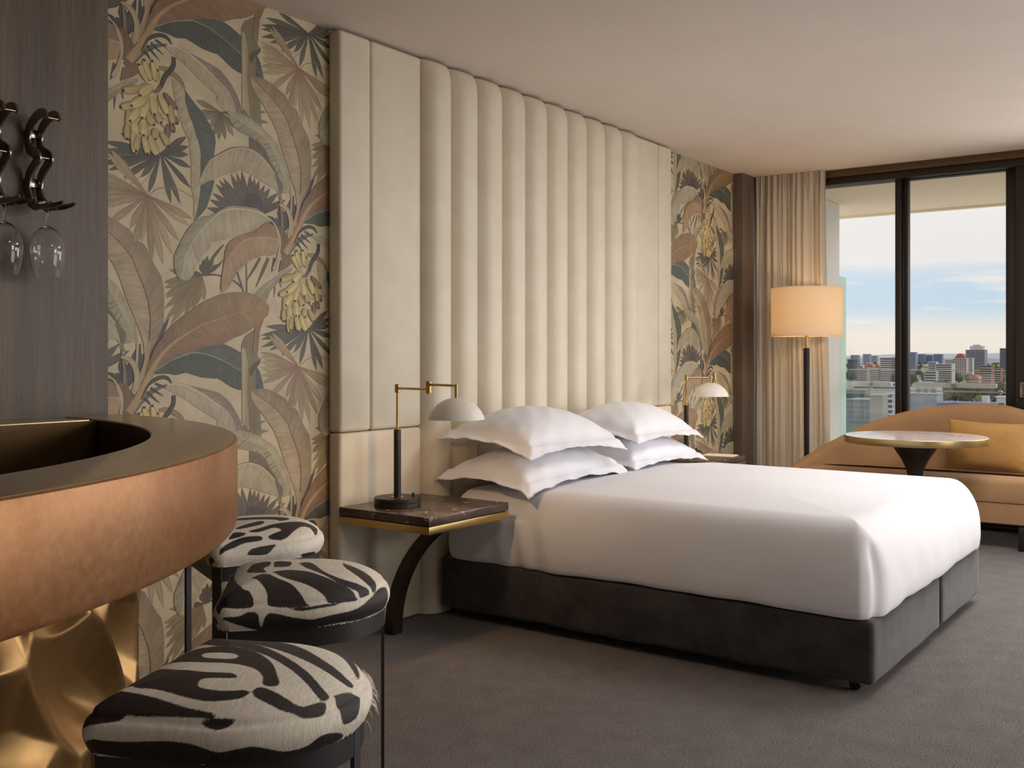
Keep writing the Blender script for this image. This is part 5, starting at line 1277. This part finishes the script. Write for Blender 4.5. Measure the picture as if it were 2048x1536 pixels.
def tree(x, y, X, r, k, label, group):
    X *= CITY; r *= 2.4
    pa, pb = q(x, y); yy, zz = pix(pa, pb, X)
    t = thing('tree', label, 'tree', (X, yy, zz), random.uniform(0, 6), group)
    c = bpy.data.objects.new('crown', CROWNS[k]); C.objects.link(c); c.parent = t; c.scale = (r, r, r)
    s = bpy.data.objects.new('trunk', TRUNK); C.objects.link(s); s.parent = t; s.scale = (r, r, max(1, (zz-GZ)/1.6))
rt_ = random.Random(4)
spots = []
def free(x, y, X, r):
    X *= CITY; r *= 2.4; pa, pb = q(x, y); yy, zz = pix(pa, pb, X)
    if any(math.hypot(X-a, yy-b_) < 1.15*(r+c) for a, b_, c in spots): return False
    spots.append((X, yy, r)); return True
for i in range(96):
    x = 1190+i*7.1+rt_.uniform(-10, 10); y = 600+rt_.uniform(-18, 60)
    X, r = rt_.uniform(230, 322), rt_.uniform(2.6, 4.2)
    while not free(x, y, X, r): X, r = rt_.uniform(222, 326), r*.985
    tree(x, y, X, r, i % 2, 'dark green park tree in the grove right of the warehouse', 'trees of the park grove')
tree(1640, 703, 165, 1.5, 2, 'bright yellow-green tree in front of the dark park grove', None)
for i in range(110):
    x = 280+i*14.3+rt_.uniform(-20, 20); y = 352+rt_.uniform(-25, 150)
    X, r = 38*2015/(q(x, y)[1]-713)/CITY, rt_.uniform(2.6, 4.6)
    while not free(x, y, X, r): x, r = x+rt_.uniform(-14, 14), r*.985
    tree(x, y, X, r, i % 2, 'far green tree among the suburb houses', 'trees between the far houses')
for i in range(40):
    x = 285+i*40+rt_.uniform(-18, 18); y = 318+rt_.uniform(-4, 60); w_ = rt_.uniform(22, 46); X = 38*2015/(q(x, y)[1]-713)/CITY
    c = rt_.choice([(214, 210, 206), (198, 186, 176), (188, 188, 194), (206, 178, 160)])
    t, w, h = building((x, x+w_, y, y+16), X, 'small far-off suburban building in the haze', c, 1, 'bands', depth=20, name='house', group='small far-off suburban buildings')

# ================================================================== LIGHT
world = bpy.data.worlds.new('sky'); scene.world = world; world.use_nodes = True
nt = world.node_tree; bg = nt.nodes['Background']
tc = nt.nodes.new('ShaderNodeTexCoord'); sep = nt.nodes.new('ShaderNodeSeparateXYZ'); nt.links.new(tc.outputs['Generated'], sep.inputs[0])
mp = nt.nodes.new('ShaderNodeMapping'); mp.inputs['Scale'].default_value = (5, 5, 60); nt.links.new(tc.outputs['Generated'], mp.inputs['Vector'])
n = nt.nodes.new('ShaderNodeTexNoise'); n.inputs['Scale'].default_value = 1.0; n.inputs['Detail'].default_value = 6; n.inputs['Distortion'].default_value = .6; nt.links.new(mp.outputs[0], n.inputs['Vector'])
# height plus a little noise -> cloud bands
ma = nt.nodes.new('ShaderNodeMath'); ma.operation = 'MULTIPLY_ADD'; nt.links.new(n.outputs['Fac'], ma.inputs[0]); ma.inputs[1].default_value = .006; nt.links.new(sep.outputs['Z'], ma.inputs[2])
ramp = nt.nodes.new('ShaderNodeValToRGB'); cr = ramp.color_ramp
for e in list(cr.elements)[1:]: cr.elements.remove(e)
stops = [(0.0, (238, 226, 212)), (.022, (240, 231, 220)), (.036, (226, 226, 224)), (.046, (200, 219, 232)), (.070, (198, 217, 233)), (.083, (212, 222, 232)), (.090, (236, 232, 231)), (.2, (238, 234, 233)), (1.0, (214, 222, 236))]
cr.elements[0].position = 0; cr.elements[0].color = lin(stops[0][1])
for pz, c in stops[1:]:
    e = cr.elements.new(pz); e.color = lin(c)
nt.links.new(ma.outputs[0], ramp.inputs['Fac'])
n2 = nt.nodes.new('ShaderNodeTexNoise'); n2.inputs['Scale'].default_value = 1.6; n2.inputs['Detail'].default_value = 5; nt.links.new(mp.outputs[0], n2.inputs['Vector'])
r2 = nt.nodes.new('ShaderNodeValToRGB'); r2.color_ramp.elements[0].position = .52; r2.color_ramp.elements[0].color = (0, 0, 0, 1); r2.color_ramp.elements[1].position = .66; r2.color_ramp.elements[1].color = (.8, .8, .8, 1)
nt.links.new(n2.outputs['Fac'], r2.inputs['Fac'])
mx = nt.nodes.new('ShaderNodeMix'); mx.data_type = 'RGBA'; nt.links.new(r2.outputs['Color'], mx.inputs[0]); nt.links.new(ramp.outputs['Color'], mx.inputs[6]); mx.inputs[7].default_value = lin((240, 235, 231))
# bright veiled sun glow low in the sky, to the right of the view
SUN_AZ, SUN_EL = math.radians(-44), math.radians(12)
sd = (math.cos(SUN_EL)*math.cos(SUN_AZ), math.cos(SUN_EL)*math.sin(SUN_AZ), math.sin(SUN_EL))
nt.links.new(mx.outputs[2], bg.inputs['Color']); bg.inputs['Strength'].default_value = 1.1
sun = bpy.data.lights.new('veiled_sun', 'SUN'); sun.energy = SUN_E; sun.angle = math.radians(23); sun.color = (1.0, .95, .90)
so_ = bpy.data.objects.new('veiled_sun', sun); C.objects.link(so_); so_.location = (20, -15, 10)
so_.rotation_euler = Vector(sd).to_track_quat('Z', 'Y').to_euler()
def area(name, loc, target, sx, sy, watts, col):
    l = bpy.data.lights.new(name, 'AREA'); l.shape = 'RECTANGLE'; l.size = sx; l.size_y = sy; l.energy = watts; l.color = col
    o = bpy.data.objects.new(name, l); C.objects.link(o); o.location = loc
    o.rotation_euler = (Vector(loc)-Vector(target)).to_track_quat('Z', 'Y').to_euler(); return o
for a in AREAS: area(*a)
